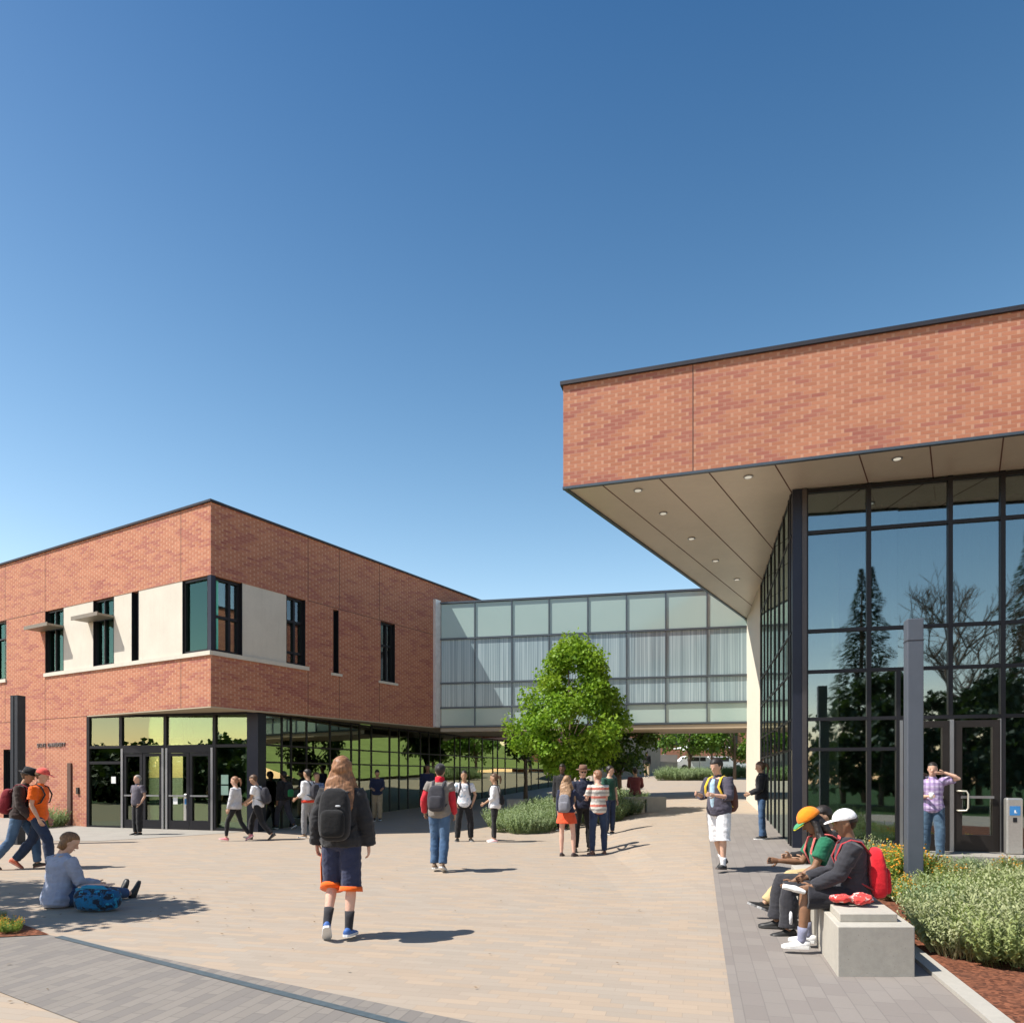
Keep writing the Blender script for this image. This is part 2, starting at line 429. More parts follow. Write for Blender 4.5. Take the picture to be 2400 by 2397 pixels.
# ------------------------------------------------------------------ ground
def sheet(name, poly, off, m, cell=.5, kind='structure', hf=hz, parent=None):
    xs = [p[0] for p in poly]; ys = [p[1] for p in poly]
    x0 = math.floor(min(xs) / cell) * cell; x1 = math.ceil(max(xs) / cell) * cell
    y0 = math.floor(min(ys) / cell) * cell; y1 = math.ceil(max(ys) / cell) * cell
    bm = bmesh.new(); nx = int(round((x1 - x0) / cell)); ny = int(round((y1 - y0) / cell))
    vs_ = [[bm.verts.new((x0 + i * cell, y0 + j * cell, 0)) for i in range(nx + 1)] for j in range(ny + 1)]
    for j in range(ny):
        for i in range(nx): bm.faces.new((vs_[j][i], vs_[j][i+1], vs_[j+1][i+1], vs_[j+1][i]))
    area = sum(poly[i][0] * poly[(i+1) % len(poly)][1] - poly[(i+1) % len(poly)][0] * poly[i][1] for i in range(len(poly)))
    if area < 0: poly = poly[::-1]
    for i in range(len(poly)):
        a, b = Vector((*poly[i], 0)), Vector((*poly[(i+1) % len(poly)], 0)); d = b - a; nrm = Vector((d.y, -d.x, 0))
        if nrm.length < 1e-6: continue
        bmesh.ops.bisect_plane(bm, geom=bm.verts[:] + bm.edges[:] + bm.faces[:], plane_co=a, plane_no=nrm, clear_outer=True)
    for v in bm.verts: v.co.z = hf(v.co.x, v.co.y) + off
    me = bpy.data.meshes.new(name); bm.to_mesh(me); bm.free(); me.materials.append(m)
    o = link(name, me, parent)
    if kind: o['kind'] = kind
    return o
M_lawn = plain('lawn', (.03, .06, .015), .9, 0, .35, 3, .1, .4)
t = NT('mulch'); c = t.coord(); vo = t.n('TexVoronoi'); vo.inputs['Scale'].default_value = 38; t.l(c, vo.inputs['Vector'])
w1 = t.white(vo.outputs['Position']); cc = t.mix(w1, (.07, .028, .018), (.26, .10, .055)); cc = t.mix(t.math('MULTIPLY', t.ramp(t.noise(c, 3, 3), .4, .7), .5), cc, (.10, .05, .035))
M_dirt = t.done(t.bsdf(cc, .95, 0, .1, t.bump(w1, 1.0, .03)))
sheet('ground', [(-240, -240), (240, -240), (240, 240), (-240, 240)], -.4, M_lawn, 4)
sheet('plaza', [(-32, -6), (34, -6), (34, 64), (-32, 64)], 0, M_tan, .5)
g = lambda u, v: tuple(gp(u, v)[:2])
# grey paver strip in front of the lobby, concrete beyond it
gd = Vector((.248, .969)); o1 = Vector((1.44, 4.7)); o2 = Vector((3.22, 4.7))
def along(o, s_): q = o + gd * s_; return (q.x, q.y)
sheet('grey_walk', [along(o1, -6), along(o1, 16.5), along(o1 + Vector((7.5, -1.9)), 15.5), along(o1 + Vector((7.5, -1.9)), -4)], .006, M_grey, .5)
# grey band and slot drain at lower left (parallel to the brick wing)
A0, A1 = Vector(g(137, 2196)), Vector(g(800, 2334)); B1 = Vector(g(860, 2380)); e_ = (A1 - A0).normalized()
A9 = A1 + e_ * 6; Cq = Vector(g(0, 2326)); Dq = Vector(g(186, 2397)); e2 = (Dq - Cq).normalized()
sheet('grey_band', [tuple(A0 - e_ * 9), tuple(A0), tuple(A9), tuple(Dq + e2 * 6), tuple(Cq - e2 * 6)], .006, M_greyL, .5)
M_drain = plain('drain_grate', (.075, .10, .115), .6, .2, .2, 20)
n2 = Vector((-e_.y, e_.x)); e3 = (B1 - A0).normalized(); n3 = Vector((-e3.y, e3.x))
sheet('drain_channel', [tuple(A0 - n3 * .04), tuple(A0 + n3 * .035), tuple(A0 + e3 * 11 + n3 * .035), tuple(A0 + e3 * 11 - n3 * .04)], .011, M_drain, .5)
# concrete apron at the entrance
sheet('entrance_apron', [g(-200, 1969), g(300, 1971), g(520, 1953), g(590, 1948), (-7.3, 21.5), (-14, 24), (-22, 28)], .006, M_conc, .5)
# planting beds (mulch)
M_curb = make_concrete('curb_concrete', (.36, .34, .30), 0, .08)
bedR = [along(o2, -3), along(o2, 6.6), (6.1, 11.4), (13, 9.6), (13, 1)]
sheet('mulch_bed', bedR, .012, M_dirt, .25)
c_ = MB()
frc = Fr(*along(o2, -3), gd.x, gd.y, .969, -.248)
c_.box(frc, 0, 9.6, -.14, 0, -.05, .035); c_.box(frc, 9.6, 9.74, -.14, 3.2, -.05, .12)
tag(c_.build('planter_kerb', M_curb), kind='structure')
# ------------------------------------------------------------------ left brick building
ZS, ZR = 3.43, 8.78
AX, AY = -7.89, 19.0
dl = (-.856, .5165); dr = (.5195, .8545)
FL = Fr(AX, AY, *dl, *(-dr[0], -dr[1]))      # left face, n outward
FR_ = Fr(AX, AY, *dr, *(-dl[0], -dl[1]))     # right face, n outward
LB = empty('brick_building', (AX, AY, 0), 'two-storey orange brick building with corner window and glazed ground-floor entrance, left of the plaza', 'building')
def TL(u): return FL.tu(u)
def TR(u): return FR_.tu(u)
ZH, ZSB, ZST = 6.876, 4.774, 4.885
# window opening, panel layout on left face  (t0,t1)
wl = {'corner': (0, TL(427)), 'b': (TL(324), TL(308)), 'c': (TL(266), TL(218)), 'd': (TL(148), TL(105.7)), 'far': (TL(15), TL(-34))}
panL = [(wl['corner'][1], wl['b'][0]), (wl['b'][1], wl['c'][0]), (wl['c'][1], wl['d'][0])]
band_end = wl['d'][1]
holesL = [(0, band_end, ZSB, ZH), (wl['far'][0], wl['far'][1], ZSB, ZH), (-1, TL(204), -1, ZS + .004), (TL(26), TL(8), -1, 2.5)]
MB().wall(FL, 0, 19, -.3, ZR, [h for h in holesL], -.3, 0).build('wall', MATS['brick'], LB)
wr = {'corner': (0, TR(568)), 'e': (TR(672), TR(716)), 's': (TR(781), TR(794)), 'f': (TR(892), TR(926))}
bandR = TR(723)
holesR = [(0, wr['e'][1], ZSB, ZH), (wr['s'][0], wr['s'][1], 4.83, ZH - .04), (wr['f'][0], wr['f'][1], 4.83, ZH)]
MB().wall(FR_, .3, 17, ZS, ZR, holesR, -.3, 0).build('wall', MATS['brick'], LB)
MB().wall(Fr(*FR_.p(17, 0, 0)[:2], *dl, *dr), 0, 19, ZS, ZR, [], -.3, 0).build('wall', MATS['brick'], LB)
MB().prism([FL.p(.3, -.31, 0)[:2], FL.p(19, -.3, 0)[:2], (FL.p(19, 0, 0)[0] + dr[0]*16.7, FL.p(19, 0, 0)[1] + dr[1]*16.7), FR_.p(16.7, -.31, 0)[:2]], ZR - .5, ZR - .3).build('roof', M_cop, LB)
cp = MB(); cp.box(FL, -.05, 19, -.36, .05, ZR, ZR + .06); cp.box(FR_, -.049, 17, -.36, .048, ZR + .0, ZR + .058); cp.build('coping', M_cop, LB)
# soffit slab over the recessed entrance
SOFP = [FL.p(.302, -.302, 0)[:2], FL.p(5.86, -.302, 0)[:2], (-10.5, 27), (2.6, 36), FR_.p(17, -.302, 0)[:2]]
MB().prism(SOFP, ZS + .002, ZS + .25).build('soffit', M_sofL, LB)
sl_ = MB(); sl_.box(FL, -.0, 5.86, -.30, -.0, ZS - .03, ZS - .001); sl_.box(FR_, .3, 17, -.30, -.0, ZS - .03, ZS - .001); sl_.build('lintel', M_sofL, LB)
# limestone panels and sill
for a, b in panL: part('limestone_panel', FL, (a, b, -.2, -.012, ZST, ZH), M_lime, LB)
part('limestone_panel', FR_, (wr['corner'][1], wr['e'][0], -.2, -.012, ZST, ZH), M_lime, LB)
part('sill', FL, (-.02, band_end + .02, -.25, .045, ZSB, ZST), M_lime, LB)
part('sill', FR_, (.047, bandR, -.25, .043, ZSB, ZST), M_lime, LB)
part('sill', FL, (wl['far'][0] - .02, wl['far'][1], -.2, .045, ZSB, ZST), M_lime, LB)
part('sill', FR_, (wr['s'][0] - .1, wr['s'][1] + .12, -.2, .045, 4.75, 4.83), M_lime, LB)
part('sill', FR_, (wr['f'][0] - .1, wr['f'][1] + .12, -.2, .045, 4.75, 4.83), M_lime, LB)
def window(fr, t0, t1, z0, z1, vb=(), hb=(), rec=-.12, fw=.07, pane=None, parent=LB, back=True, blind=None):
    f = MB(); d = rec - .12
    f.box(fr, t0, t0 + fw, d, rec, z0, z1).box(fr, t1 - fw, t1, d, rec, z0, z1).box(fr, t0 + fw, t1 - fw, d, rec, z0, z0 + fw).box(fr, t0 + fw, t1 - fw, d, rec, z1 - fw, z1)
    for a in vb: f.box(fr, a - fw * .45, a + fw * .45, d + .01, rec - .005, z0 + fw, z1 - fw)
    for a in hb: f.box(fr, t0 + fw, t1 - fw, d + .012, rec - .01, a - fw * .45, a + fw * .45)
    wo = f.build('window', M_black, parent)
    MB().box(fr, t0 + fw * .5, t1 - fw * .5, d + .04, d + .052, z0 + .03, z1 - .03).build('pane', pane or M_gW, wo)
    if back: MB().box(fr, t0, t1, d - .16, d - .10, z0, z1).build('blind', blind or M_teal, wo)
    # reveal liner (dark metal) on the opening's sides
    MB().box(fr, t0 - .003, t0 + .012, rec, -.004, z0, z1).build('reveal', M_black, wo)
    MB().box(fr, t1 - .012, t1 + .003, rec, -.004, z0, z1).build('reveal', M_black, wo)
    return wo
def wl_win(k, sh=True):
    a, b = wl[k]; w_ = b - a; hb = [ZST + (ZH - ZST) * .70]
    window(FL, a, b, ZST, ZH, [a + w_ * .55], hb, rec=-.07, fw=.055)
    if sh:
        zz = hb[0]; s = MB()
        s.box(FL, a - .02, b + .30, -.02, .46, zz - .03, zz + .03); s.box(FL, a - .02, b + .30, .46, .49, zz - .05, zz + .06)
        s.build('sunshade', M_alu if False else plain('bronze_metal_shade', (.24, .21, .17), .5, .5, .1, 5), LB)
wl_win('c'); wl_win('d'); wl_win('far', False)
a, b = wl['b']; window(FL, a, b, ZST, ZH, rec=-.16, fw=.05)
# corner window: both sides
window(FL, .14, wl['corner'][1], ZST, ZH, rec=-.05, fw=.07)
fr_w = wr['corner'][1]
M_room = plain('warm_room_beyond', (.33, .25, .16), .8, 0, .25, .9)
window(FR_, .14, fr_w, ZST, ZH, [fr_w * .66], [ZST + .95], rec=-.10, fw=.08, pane=make_glass('clear_window_glass', (.6, .66, .55), .12), blind=M_room)
part('corner_post', FL, (-.0, .14, -.14, -.006, ZST, ZH), M_navy, LB)
a, b = wr['e']; window(FR_, a, b, ZST, ZH, [a + (b - a) * .52], [ZST + 1.28, ZST + .36], rec=-.10, pane=make_glass('green_window_glass', (.4, .62, .4), .1), blind=M_ltgr)
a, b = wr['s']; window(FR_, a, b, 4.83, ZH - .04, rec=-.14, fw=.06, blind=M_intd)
a, b = wr['f']; window(FR_, a, b, 4.83, ZH, [a + (b - a) * .55], [4.83 + 1.25], rec=-.10, pane=MATS['green_window_glass'], blind=plain('deep_green_blind', (.05, .16, .08), .6))
a, b = TL(26), TL(8); window(FL, a, b, -.1, 2.5, rec=-.12)
# control joints
j = MB()
for u in (12, 106, 424): j.box(FL, TL(u) - .009, TL(u) + .009, -.01, .003, ZH + .01 if u == 424 else ZS + .0, ZR - .01)
j.box(FL, TL(106) - .009, TL(106) + .009, -.01, .0031, .1, ZS); j.box(FL, band_end + .02, 19, -.01, .0034, ZH + .0, ZH + .018); j.box(FL, 5.9, 19, -.01, .0037, ZS - .02, ZS - .003)
j.box(FL, TL(424) - .009, TL(424) + .009, -.01, .003, ZS, ZSB)
for u in (722, 796, 889): j.box(FR_, TR(u) - .009, TR(u) + .009, -.01, .003, ZS, ZSB - .03); j.box(FR_, TR(u) - .009, TR(u) + .009, -.01, .003, ZH + .02, ZR)
j.box(FR_, TR(722), 17, -.01, .0034, ZH - .0, ZH + .018)
j.build('control_joint', M_join, LB)
part('bridge_flashing', FR_, (TR(1015), TR(1027), -.0, .12, ZS + .0, 8.2), plain('white_flashing', (.75, .75, .74), .5, .2), LB)
# downpipe channel, card reader and lettering beside the doors
tt = TL(165); part('downpipe', FL, (tt - .1, tt + .1, -.004, .05, .02, 2.0), plain('brown_metal', (.10, .055, .045), .5, .3), LB)
tt = TL(184); part('card_reader', FL, (tt - .06, tt + .06, -.004, .05, 1.05, 1.25), M_black, LB)
cu = bpy.data.curves.new('letters', 'FONT'); cu.body = 'STATE  UNIVERSITY'; cu.size = .185; cu.extrude = .012; cu.align_x = 'CENTER'; cu.space_character = 1.05
lo = bpy.data.objects.new('tmp', cu); COL.objects.link(lo); dg = bpy.context.evaluated_depsgraph_get(); lm = bpy.data.meshes.new_from_object(lo.evaluated_get(dg)); COL.objects.unlink(lo); bpy.data.objects.remove(lo)
lm.materials.clear(); lm.materials.append(plain('grey_metal_letters', (.22, .20, .20), .5, .5))
tc = (TL(86) + TL(156)) / 2; zc = FL.zat(tc, 1750)
ct = MB(); wloc = FL.p(tc, .016, zc)
X = Vector((-dl[0], -dl[1], 0)); N = Vector((-dr[0], -dr[1], 0))
lm.transform(Matrix(((X.x, 0, N.x, wloc[0]), (X.y, 0, N.y, wloc[1]), (0, 1, 0, wloc[2]), (0, 0, 0, 1))))
link('sign_lettering', lm, LB)

def curtain(fr, t0, t1, z0, z1, vs_, hs, mg, parent, fw=.055, dep=.14, pr=.05, name='curtain_wall', zb=None, mm=None):
    """glass sheet with each mullion and transom a mesh under it; hs = list of (z, ta, tb)"""
    mm = mm or M_black
    ts_ = sorted({t0, t1, *[q if not isinstance(q, tuple) else q[0] for q in vs_ if t0 < (q if not isinstance(q, tuple) else q[0]) < t1]})
    zs_ = sorted({z0, z1, *[h for h in hs if not isinstance(h, tuple) and z0 < h < z1]})
    gb = MB(); rg = random.Random(int(t1 * 100) + int(z1 * 37))
    for ta, tb_ in zip(ts_[:-1], ts_[1:]):
        for za, zb_ in zip(zs_[:-1], zs_[1:]):
            o4 = [rg.uniform(-.0045, .0045) for _ in range(4)]; c4 = [(ta, za), (tb_, za), (tb_, zb_), (ta, zb_)]
            o4[3] = o4[0] + o4[2] - o4[1]     # each pane stays flat but leans by a hair
            f_ = [fr.p(q[0], n_, q[1]) for q, n_ in zip(c4, o4)]; b_ = [fr.p(q[0], n_ - .012, q[1]) for q, n_ in zip(c4, o4)]
            gb.face(f_, c4); gb.face(b_[::-1], c4[::-1])
            for i in range(4): gb.face([f_[i], b_[i], b_[(i+1) % 4], f_[(i+1) % 4]])
    cw = gb.build(name, mg, parent)
    for i, t in enumerate(vs_):
        t, a, b = t if isinstance(t, tuple) else (t, z0, z1)
        MB().box(fr, t - fw / 2, t + fw / 2, -dep, pr, a, b).build('mullion', mm, cw)
    for h in hs:
        z, a, b = h if isinstance(h, tuple) else (h, t0, t1)
        MB().box(fr, a, b, -dep + .01, pr - .006, z - fw * .42, z + fw * .42).build('transom', mm, cw)
    return cw
# entrance glazing of the left building
P0 = FL.p(5.86, -.05, 0)
FE = Fr(P0[0], P0[1], .969, -.248, -.248, -.969)
te = [FE.tu(u) for u in (207, 285, 389, 504, 582)]
ecw = curtain(FE, 0, te[4], .02, ZS, [te[0] + .03, (te[1], 2.45, ZS), (te[2], 2.45, ZS), te[3]], [2.47, (2.0, 0, te[1]), (ZS - .03), (.06, 0, te[1]), (.06, te[3], te[4])], M_gL, LB, fw=.10)
for a, b in ((te[1], te[2]), (te[2], te[3])):
    MB().box(FE, a + .03, a + .10, -.1, .07, .02, 2.42).build('door_jamb', M_alu, LB); MB().box(FE, b - .10, b - .03, -.1, .07, .02, 2.42).build('door_jamb', M_alu, LB)
    part('door_head', FE, (a + .10, b - .10, -.1, .06, 2.28, 2.43), M_black, LB)
    mid = (a + b) / 2
    for (c0, c1) in ((a + .11, mid - .01), (mid + .01, b - .11)):
        dm = MB(); dm.box(FE, c0, c0 + .09, -.03, .045, .03, 2.27).box(FE, c1 - .09, c1, -.03, .045, .03, 2.27).box(FE, c0 + .09, c1 - .09, -.03, .044, .03, .30).box(FE, c0 + .09, c1 - .09, -.03, .044, 2.18, 2.27)
        do = dm.build('door', M_black, LB)
        MB().box(FE, c0 + .06, c1 - .06, .07, .10, 1.0, 1.045).build('push_bar', M_alu, do)
npap = [(te[0] + (te[1]-te[0]) * .80, 1.48, .16, .20), (te[2] + (te[3]-te[2]) * .22, .88, .15, .21), (te[3] + .36, 1.50, .24, .27), (te[3] + .36, 1.19, .24, .27)]
for k, (tq, z, w_, h) in enumerate(npap):
    part('paper_notice', FE, (tq - w_/2, tq + w_/2, .052, .054, z - h/2, z + h/2), M_paper if k < 2 else plain('mint_paper', (.45, .66, .52), .7), LB)
# corner column
PC = FE.p(te[4] + .02, 0, 0)
FC = Fr(PC[0], PC[1], .969, -.248, -.248, -.969)
part('column', FC, (0, .36, -.30, .10, -.05, ZS), M_navy, LB)
# side glazing
PS = (PC[0] + .30, PC[1] + .15)
FS = Fr(PS[0], PS[1], .381, .925, .925, -.381)
us = [660, 682, 718, 773, 823, 842, 870, 913, 935, 956, 985, 1005, 1031, 1065, 1078, 1099, 1130, 1155, 1166, 1184, 1211, 1235, 1245, 1262, 1285, 1305, 1330]
tsd = [FS.tu(u) for u in us]
curtain(FS, 0, tsd[-1], -.1, ZS, tsd[:-1], [2.5, 2.0, ZS - .05], M_gE2, LB, fw=.06, dep=.05, pr=.025)
q1 = FS.p(tsd[-1] + .3, .15, 0); q2 = FS.p(14.0, .15, 0); q3 = FS.p(14.0, -9, 0); q4 = FS.p(tsd[-1] + .3, -9, 0)
MB().prism([q2[:2], q1[:2], q4[:2], q3[:2]], ZS - .002, ZS + .32).build('low_roof', plain('rust_fascia', (.22, .11, .08), .7), LB)
part('floor_slab', FE, (.2, te[4], -9, -.15, -.1, .012), M_carp, LB)
# interior walls behind the glass; lime on two stands in for the mirrored lawn
i1 = FS.tu(700, -.8); i2 = FS.tu(880, -.8)
part('interior_wall', FS, (i1, i2, -.95, -.8, .1, ZS - .004), M_lime2, LB)
i3 = FS.tu(1000, -1.2); i4 = tsd[-1] + 2
part('interior_wall', FS, (i3, i4, -.95, -.8, .1, ZS - .004), M_lime2, LB)
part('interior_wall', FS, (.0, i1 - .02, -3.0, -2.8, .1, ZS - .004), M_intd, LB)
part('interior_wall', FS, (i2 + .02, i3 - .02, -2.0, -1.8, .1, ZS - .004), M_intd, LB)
part('interior_column', FS, (.35, .60, -.9, -.6, .0, ZS), M_int, LB)
part('interior_bulkhead', FE, (.1, te[4] - .1, -1.1, -.8, 2.78, ZS - .004), M_ltgr, LB)
part('interior_bulkhead', FE, (.1, te[4] - .1, -1.35, -1.12, 2.6, 2.78), plain('olive_trim', (.16, .17, .05), .7), LB)
part('interior_wall', FE, (.1, te[0] + .82, -1.15, -1.0, .02, 2.6), M_ltgr, LB)
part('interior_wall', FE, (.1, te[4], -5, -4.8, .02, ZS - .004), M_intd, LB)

# ------------------------------------------------------------------ glazed bridge
FB = Fr(*FR_.p(TR(1027), .12, 0)[:2], .977, -.213, -.213, -.977)
GB = empty('glass_bridge', FB.p(0, 0, 3.46), 'pale green glazed footbridge spanning between the two brick buildings', 'footbridge')
ub = [1031, 1113, 1199.5, 1286.8, 1377.5, 1468, 1560, 1657, 1753]
tb = [FB.tu(u) for u in ub]
ZB = [3.46, 4.16, 5.08, 6.74, 8.05]
def bridge_mats():
    t = NT('pale_green_spandrel_glass'); n = t.noise(t.coord(), .5, 2)
    MATS['sp'] = t.done(t.bsdf(t.mix(n, (.31, .42, .39), (.37, .48, .45)), .12, 0, .6))
    t = NT('fritted_vision_glass'); uv = t.sep(t.coord('UV'))
    xx = t.comb(t.math('MULTIPLY', uv[0], 24), t.math('MULTIPLY', uv[1], .08), 0)
    s1 = t.ramp(t.noise(xx, 1.0, 4, .75), .40, .60)
    xx2 = t.comb(t.math('MULTIPLY', uv[0], 1.3), 0, 4)
    s2 = t.ramp(t.noise(xx2, 1.0, 2), .35, .65)
    c = t.mix(s1, (.12, .18, .215), (.38, .48, .51)); c = t.mix(t.math('MULTIPLY', s2, .35), c, (.38, .48, .49))
    MATS['fr'] = t.done(t.bsdf(c, .10, 0, .6))
bridge_mats()
MB().box(FB, .02, tb[-1] + .3, -3.0, -.06, 3.28, 3.44).build('deck_soffit', M_sofL, GB)
MB().box(FB, .02, tb[-1] + .3, -3.0, -.02, 8.05, 8.14).build('roof', M_cop, GB)
for nn, m_, z0, z1 in (('spandrel_panel', 'sp', ZB[0], ZB[1]), ('vision_glass', 'fr', ZB[1], ZB[2]), ('vision_glass', 'fr', ZB[2], ZB[3]), ('spandrel_panel', 'sp', ZB[3], ZB[4])):
    MB().box(FB, .02, tb[-1] + .25, -.04, 0, z0, z1 - .001).build(nn, MATS[m_], GB)
MB().box(FB, .02, tb[-1] + .25, -3.0, -2.96, 3.46, 8.05).build('rear_glazing', MATS['sp'], GB)
M_bf = plain('slate_grey_frame', (.09, .11, .13), .4, .5, .1, 5)
for t_ in tb: MB().box(FB, t_ - .02, t_ + .02, -.03, .045, 3.45, 8.1).build('mullion', M_bf, GB)
for z in (3.45, ZB[1], ZB[2], ZB[3], 8.1): MB().box(FB, .0, tb[-1] + .25, -.03, .055, z - .033, z + .033).build('transom', M_bf, GB)
MB().box(FB, .0, tb[-1] + .2, -3.02, .02, 3.26, 3.40).build('edge_beam', M_sofL, GB)

# ------------------------------------------------------------------ right brick building
ZF, ZT = 7.04, 8.94
BX, BY = .964, 13.66
df = (.9545, -.298); de = (7.18, 11.54)
FF = Fr(BX, BY, *df, df[1], -df[0])           # fascia face
ledge = math.hypot(*de); FG = Fr(BX, BY, *de, -de[1], de[0])
RB = empty('brick_building', (BX, BY, 0), 'brick building with a deep cantilevered roof over a tall glass lobby, right of the plaza', 'building')
tipx, tipy = BX + de[0], BY + de[1]
MB().wall(FF, 0, 15, ZF, ZT, [], -.3, 0).build('wall', MATS['brick'], RB)
MB().wall(FG, .3, ledge + 6, ZF, ZT, [], -.3, 0).build('wall', MATS['brick'], RB)
cp = MB(); cp.box(FF, -.05, 15, -.36, .05, ZT, ZT + .07); cp.box(FG, .2, ledge + 6, -.36, .048, ZT, ZT + .068); cp.build('coping', M_cop, RB)
fp = [FF.p(0, 0, 0)[:2], FF.p(15, 0, 0)[:2], (20, 20), (14, 30), FG.p(ledge + 2, 0, 0)[:2]]
MB().prism([FF.p(.3, -.3, 0)[:2], FF.p(15, -.3, 0)[:2], (20, 20), (14, 30), FG.p(ledge + 2, -.31, 0)[:2]], ZT - .4, ZT - .2).build('roof', M_cop, RB)
so = MB(); so.prism([FF.p(.06, -.05, 0)[:2], FF.p(15, -.05, 0)[:2], (20, 20), (14, 30), FG.p(ledge + 2, -.05, 0)[:2]], ZF - .012, ZF + .0)
sof = so.build('soffit', M_sof, RB)
tr = MB(); tr.box(FF, -.01, 15, -.06, .012, ZF - .045, ZF - .001); tr.box(FG, .0, ledge + 2, -.06, .012, ZF - .044, ZF - .001); tr.build('drip_trim', M_bf, RB)
j = MB(); jd = Fr(BX, BY, *de, -de[1], de[0])
for u in (1408, 1542, 1659, 1815, 2014, 2182, 2356):
    t_ = FF.tu(u); o_ = FF.p(t_, -.07, 0); L = 13.5 if u < 1700 else 7
    j.box(Fr(o_[0], o_[1], *de, -de[1], de[0]), 0, L, -.011, .011, ZF - .0155, ZF - .0125)
j.build('panel_joint', M_join, sof)
tj = FF.tu(1624); part('control_joint', FF, (tj - .008, tj + .008, -.01, .003, ZF, ZT), M_join, RB)
M_lampm = NT('downlight_lens'); em = M_lampm.n('Emission'); em.inputs[0].default_value = (1, .9, .72, 1); em.inputs[1].default_value = .4; M_lamp = M_lampm.done(em.outputs[0])
for (zx, zy) in ((343, 788), (447, 883), (563, 987), (662, 1078), (750, 1155), (797, 733), (1410, 658)):
    u, v = 1300 + zx / 1.7564, 700 + zy / 1.7564; d = (ZF - .02 - EYE) * F / (V0 - v)
    x, y = (u - U0) / F * d, d
    r = MB(); r.loft([(x, y, ZF - .03), (x, y, ZF - .012)], [.085, .085], n=16)
    ro = r.build('downlight', M_alu, RB); MB().loft([(x, y, ZF - .034), (x, y, ZF - .0305)], [.06, .06], n=16).build('lens', M_lamp, ro)
# rooftop plant screen (only its corner shows)
tp_ = FF.tu(2384); ps = MB(); q = FF.p(0, -2.6, 0)
ps.box(Fr(q[0], q[1], *df, df[1], -df[0]), FF.tu(2392, -2.6), 15, -.5, 0, ZT + .0, ZT + .75); ps.build('roof_screen', M_cop, RB)
# lobby glazing
CX, CY = 5.33, 13.8
LF = Fr(CX, CY, .969, -.248, -.248, -.969); LS = Fr(CX, CY, .248, .969, -.969, .248)
FLOOR = .24
Tz = [6.19, 4.33, 3.565, 2.67]
m1, m2, m3, m4 = [LF.tu(u) for u in (1886, 2035.5, 2226, 2349)]
d0_, d1_, d2_ = LF.tu(2107), LF.tu(2225.6), LF.tu(2343.6)
tE = 9.5
part('corner_post', LF, (0, .17, -.17, .06, -.1, ZF - .02), M_navy, RB)
part('trim', LF, (.17, .25, -.1, .08, -.1, ZF - .02), plain('brown_grey_trim', (.085, .075, .075), .4, .5), RB)
lcw = curtain(LF, .2, tE, .1, ZF - .02, [m1 + .02, m2, (m3, 2.7, ZF - .02), m4, (d0_ - .02, .1, 3.565), m4 + 1.45, m4 + 2.9, m4 + 4.35], [Tz[0], Tz[1], Tz[2], Tz[3], (2.1, .2, d0_), (.38, .2, d0_), ZF - .07], M_gR, RB, fw=.075)
for a, b in ((d0_, d1_), (d1_, d2_)):
    MB().box(LF, a, a + .05, -.1, .07, FLOOR, 2.62).build('door_jamb', M_alu, RB); MB().box(LF, b - .012, b + .0, -.1, .06, FLOOR, 2.62).build('door_jamb', M_alu, RB)
    dm = MB(); c0, c1 = a + .06, b - .02
    dm.box(LF, c0, c0 + .13, -.03, .045, FLOOR + .01, 2.60).box(LF, c1 - .11, c1, -.03, .045, FLOOR + .01, 2.60).box(LF, c0 + .13, c1 - .11, -.03, .044, FLOOR + .01, FLOOR + .30).box(LF, c0 + .13, c1 - .11, -.03, .044, 2.48, 2.60)
    do = dm.build('door', plain('bronze_door_frame', (.035, .03, .028), .4, .5), RB)
    MB().box(LF, c0 + .10, c1 - .1, .062, .09, 1.20, 1.245).build('push_bar', M_alu, do)
    if b == d2_:
        h = MB(); h.loft([LF.p(c0 + .05, .05, 1.33), LF.p(c0 + .05, .12, 1.33), LF.p(c0 + .17, .13, 1.33), LF.p(c0 + .20, .13, 1.28), LF.p(c0 + .20, .13, 1.03), LF.p(c0 + .17, .13, .98), LF.p(c0 + .05, .12, .98), LF.p(c0 + .05, .05, .98)], [.016] * 8, n=8)
        h.build('handle', plain('pale_handle', (.6, .56, .46), .4, .4), do, True)
part('door_sill', LF, (d0_, tE, -.15, .9, FLOOR - .16, FLOOR), M_conc, RB)
# side glazing (seen edge-on) and cream end wall
tS = 7.08
scw = curtain(LS, .06, tS, .1, ZF - .02, [.9 * i + .5 for i in range(8)] + [tS - .04, .22], Tz + [2.1, ZF - .07], M_gS, RB, fw=.05, dep=.04, pr=.022)
e0 = LS.p(tS, .02, 0); e1 = (8.14, 25.2)
FWh = Fr(e0[0], e0[1], e1[0] - e0[0], e1[1] - e0[1], -(e1[1] - e0[1]), e1[0] - e0[0])
Lw = math.hypot(e1[0] - e0[0], e1[1] - e0[1])
part('end_wall', FWh, (0, Lw, -.35, 0, .2, ZF - .015), M_white, RB)
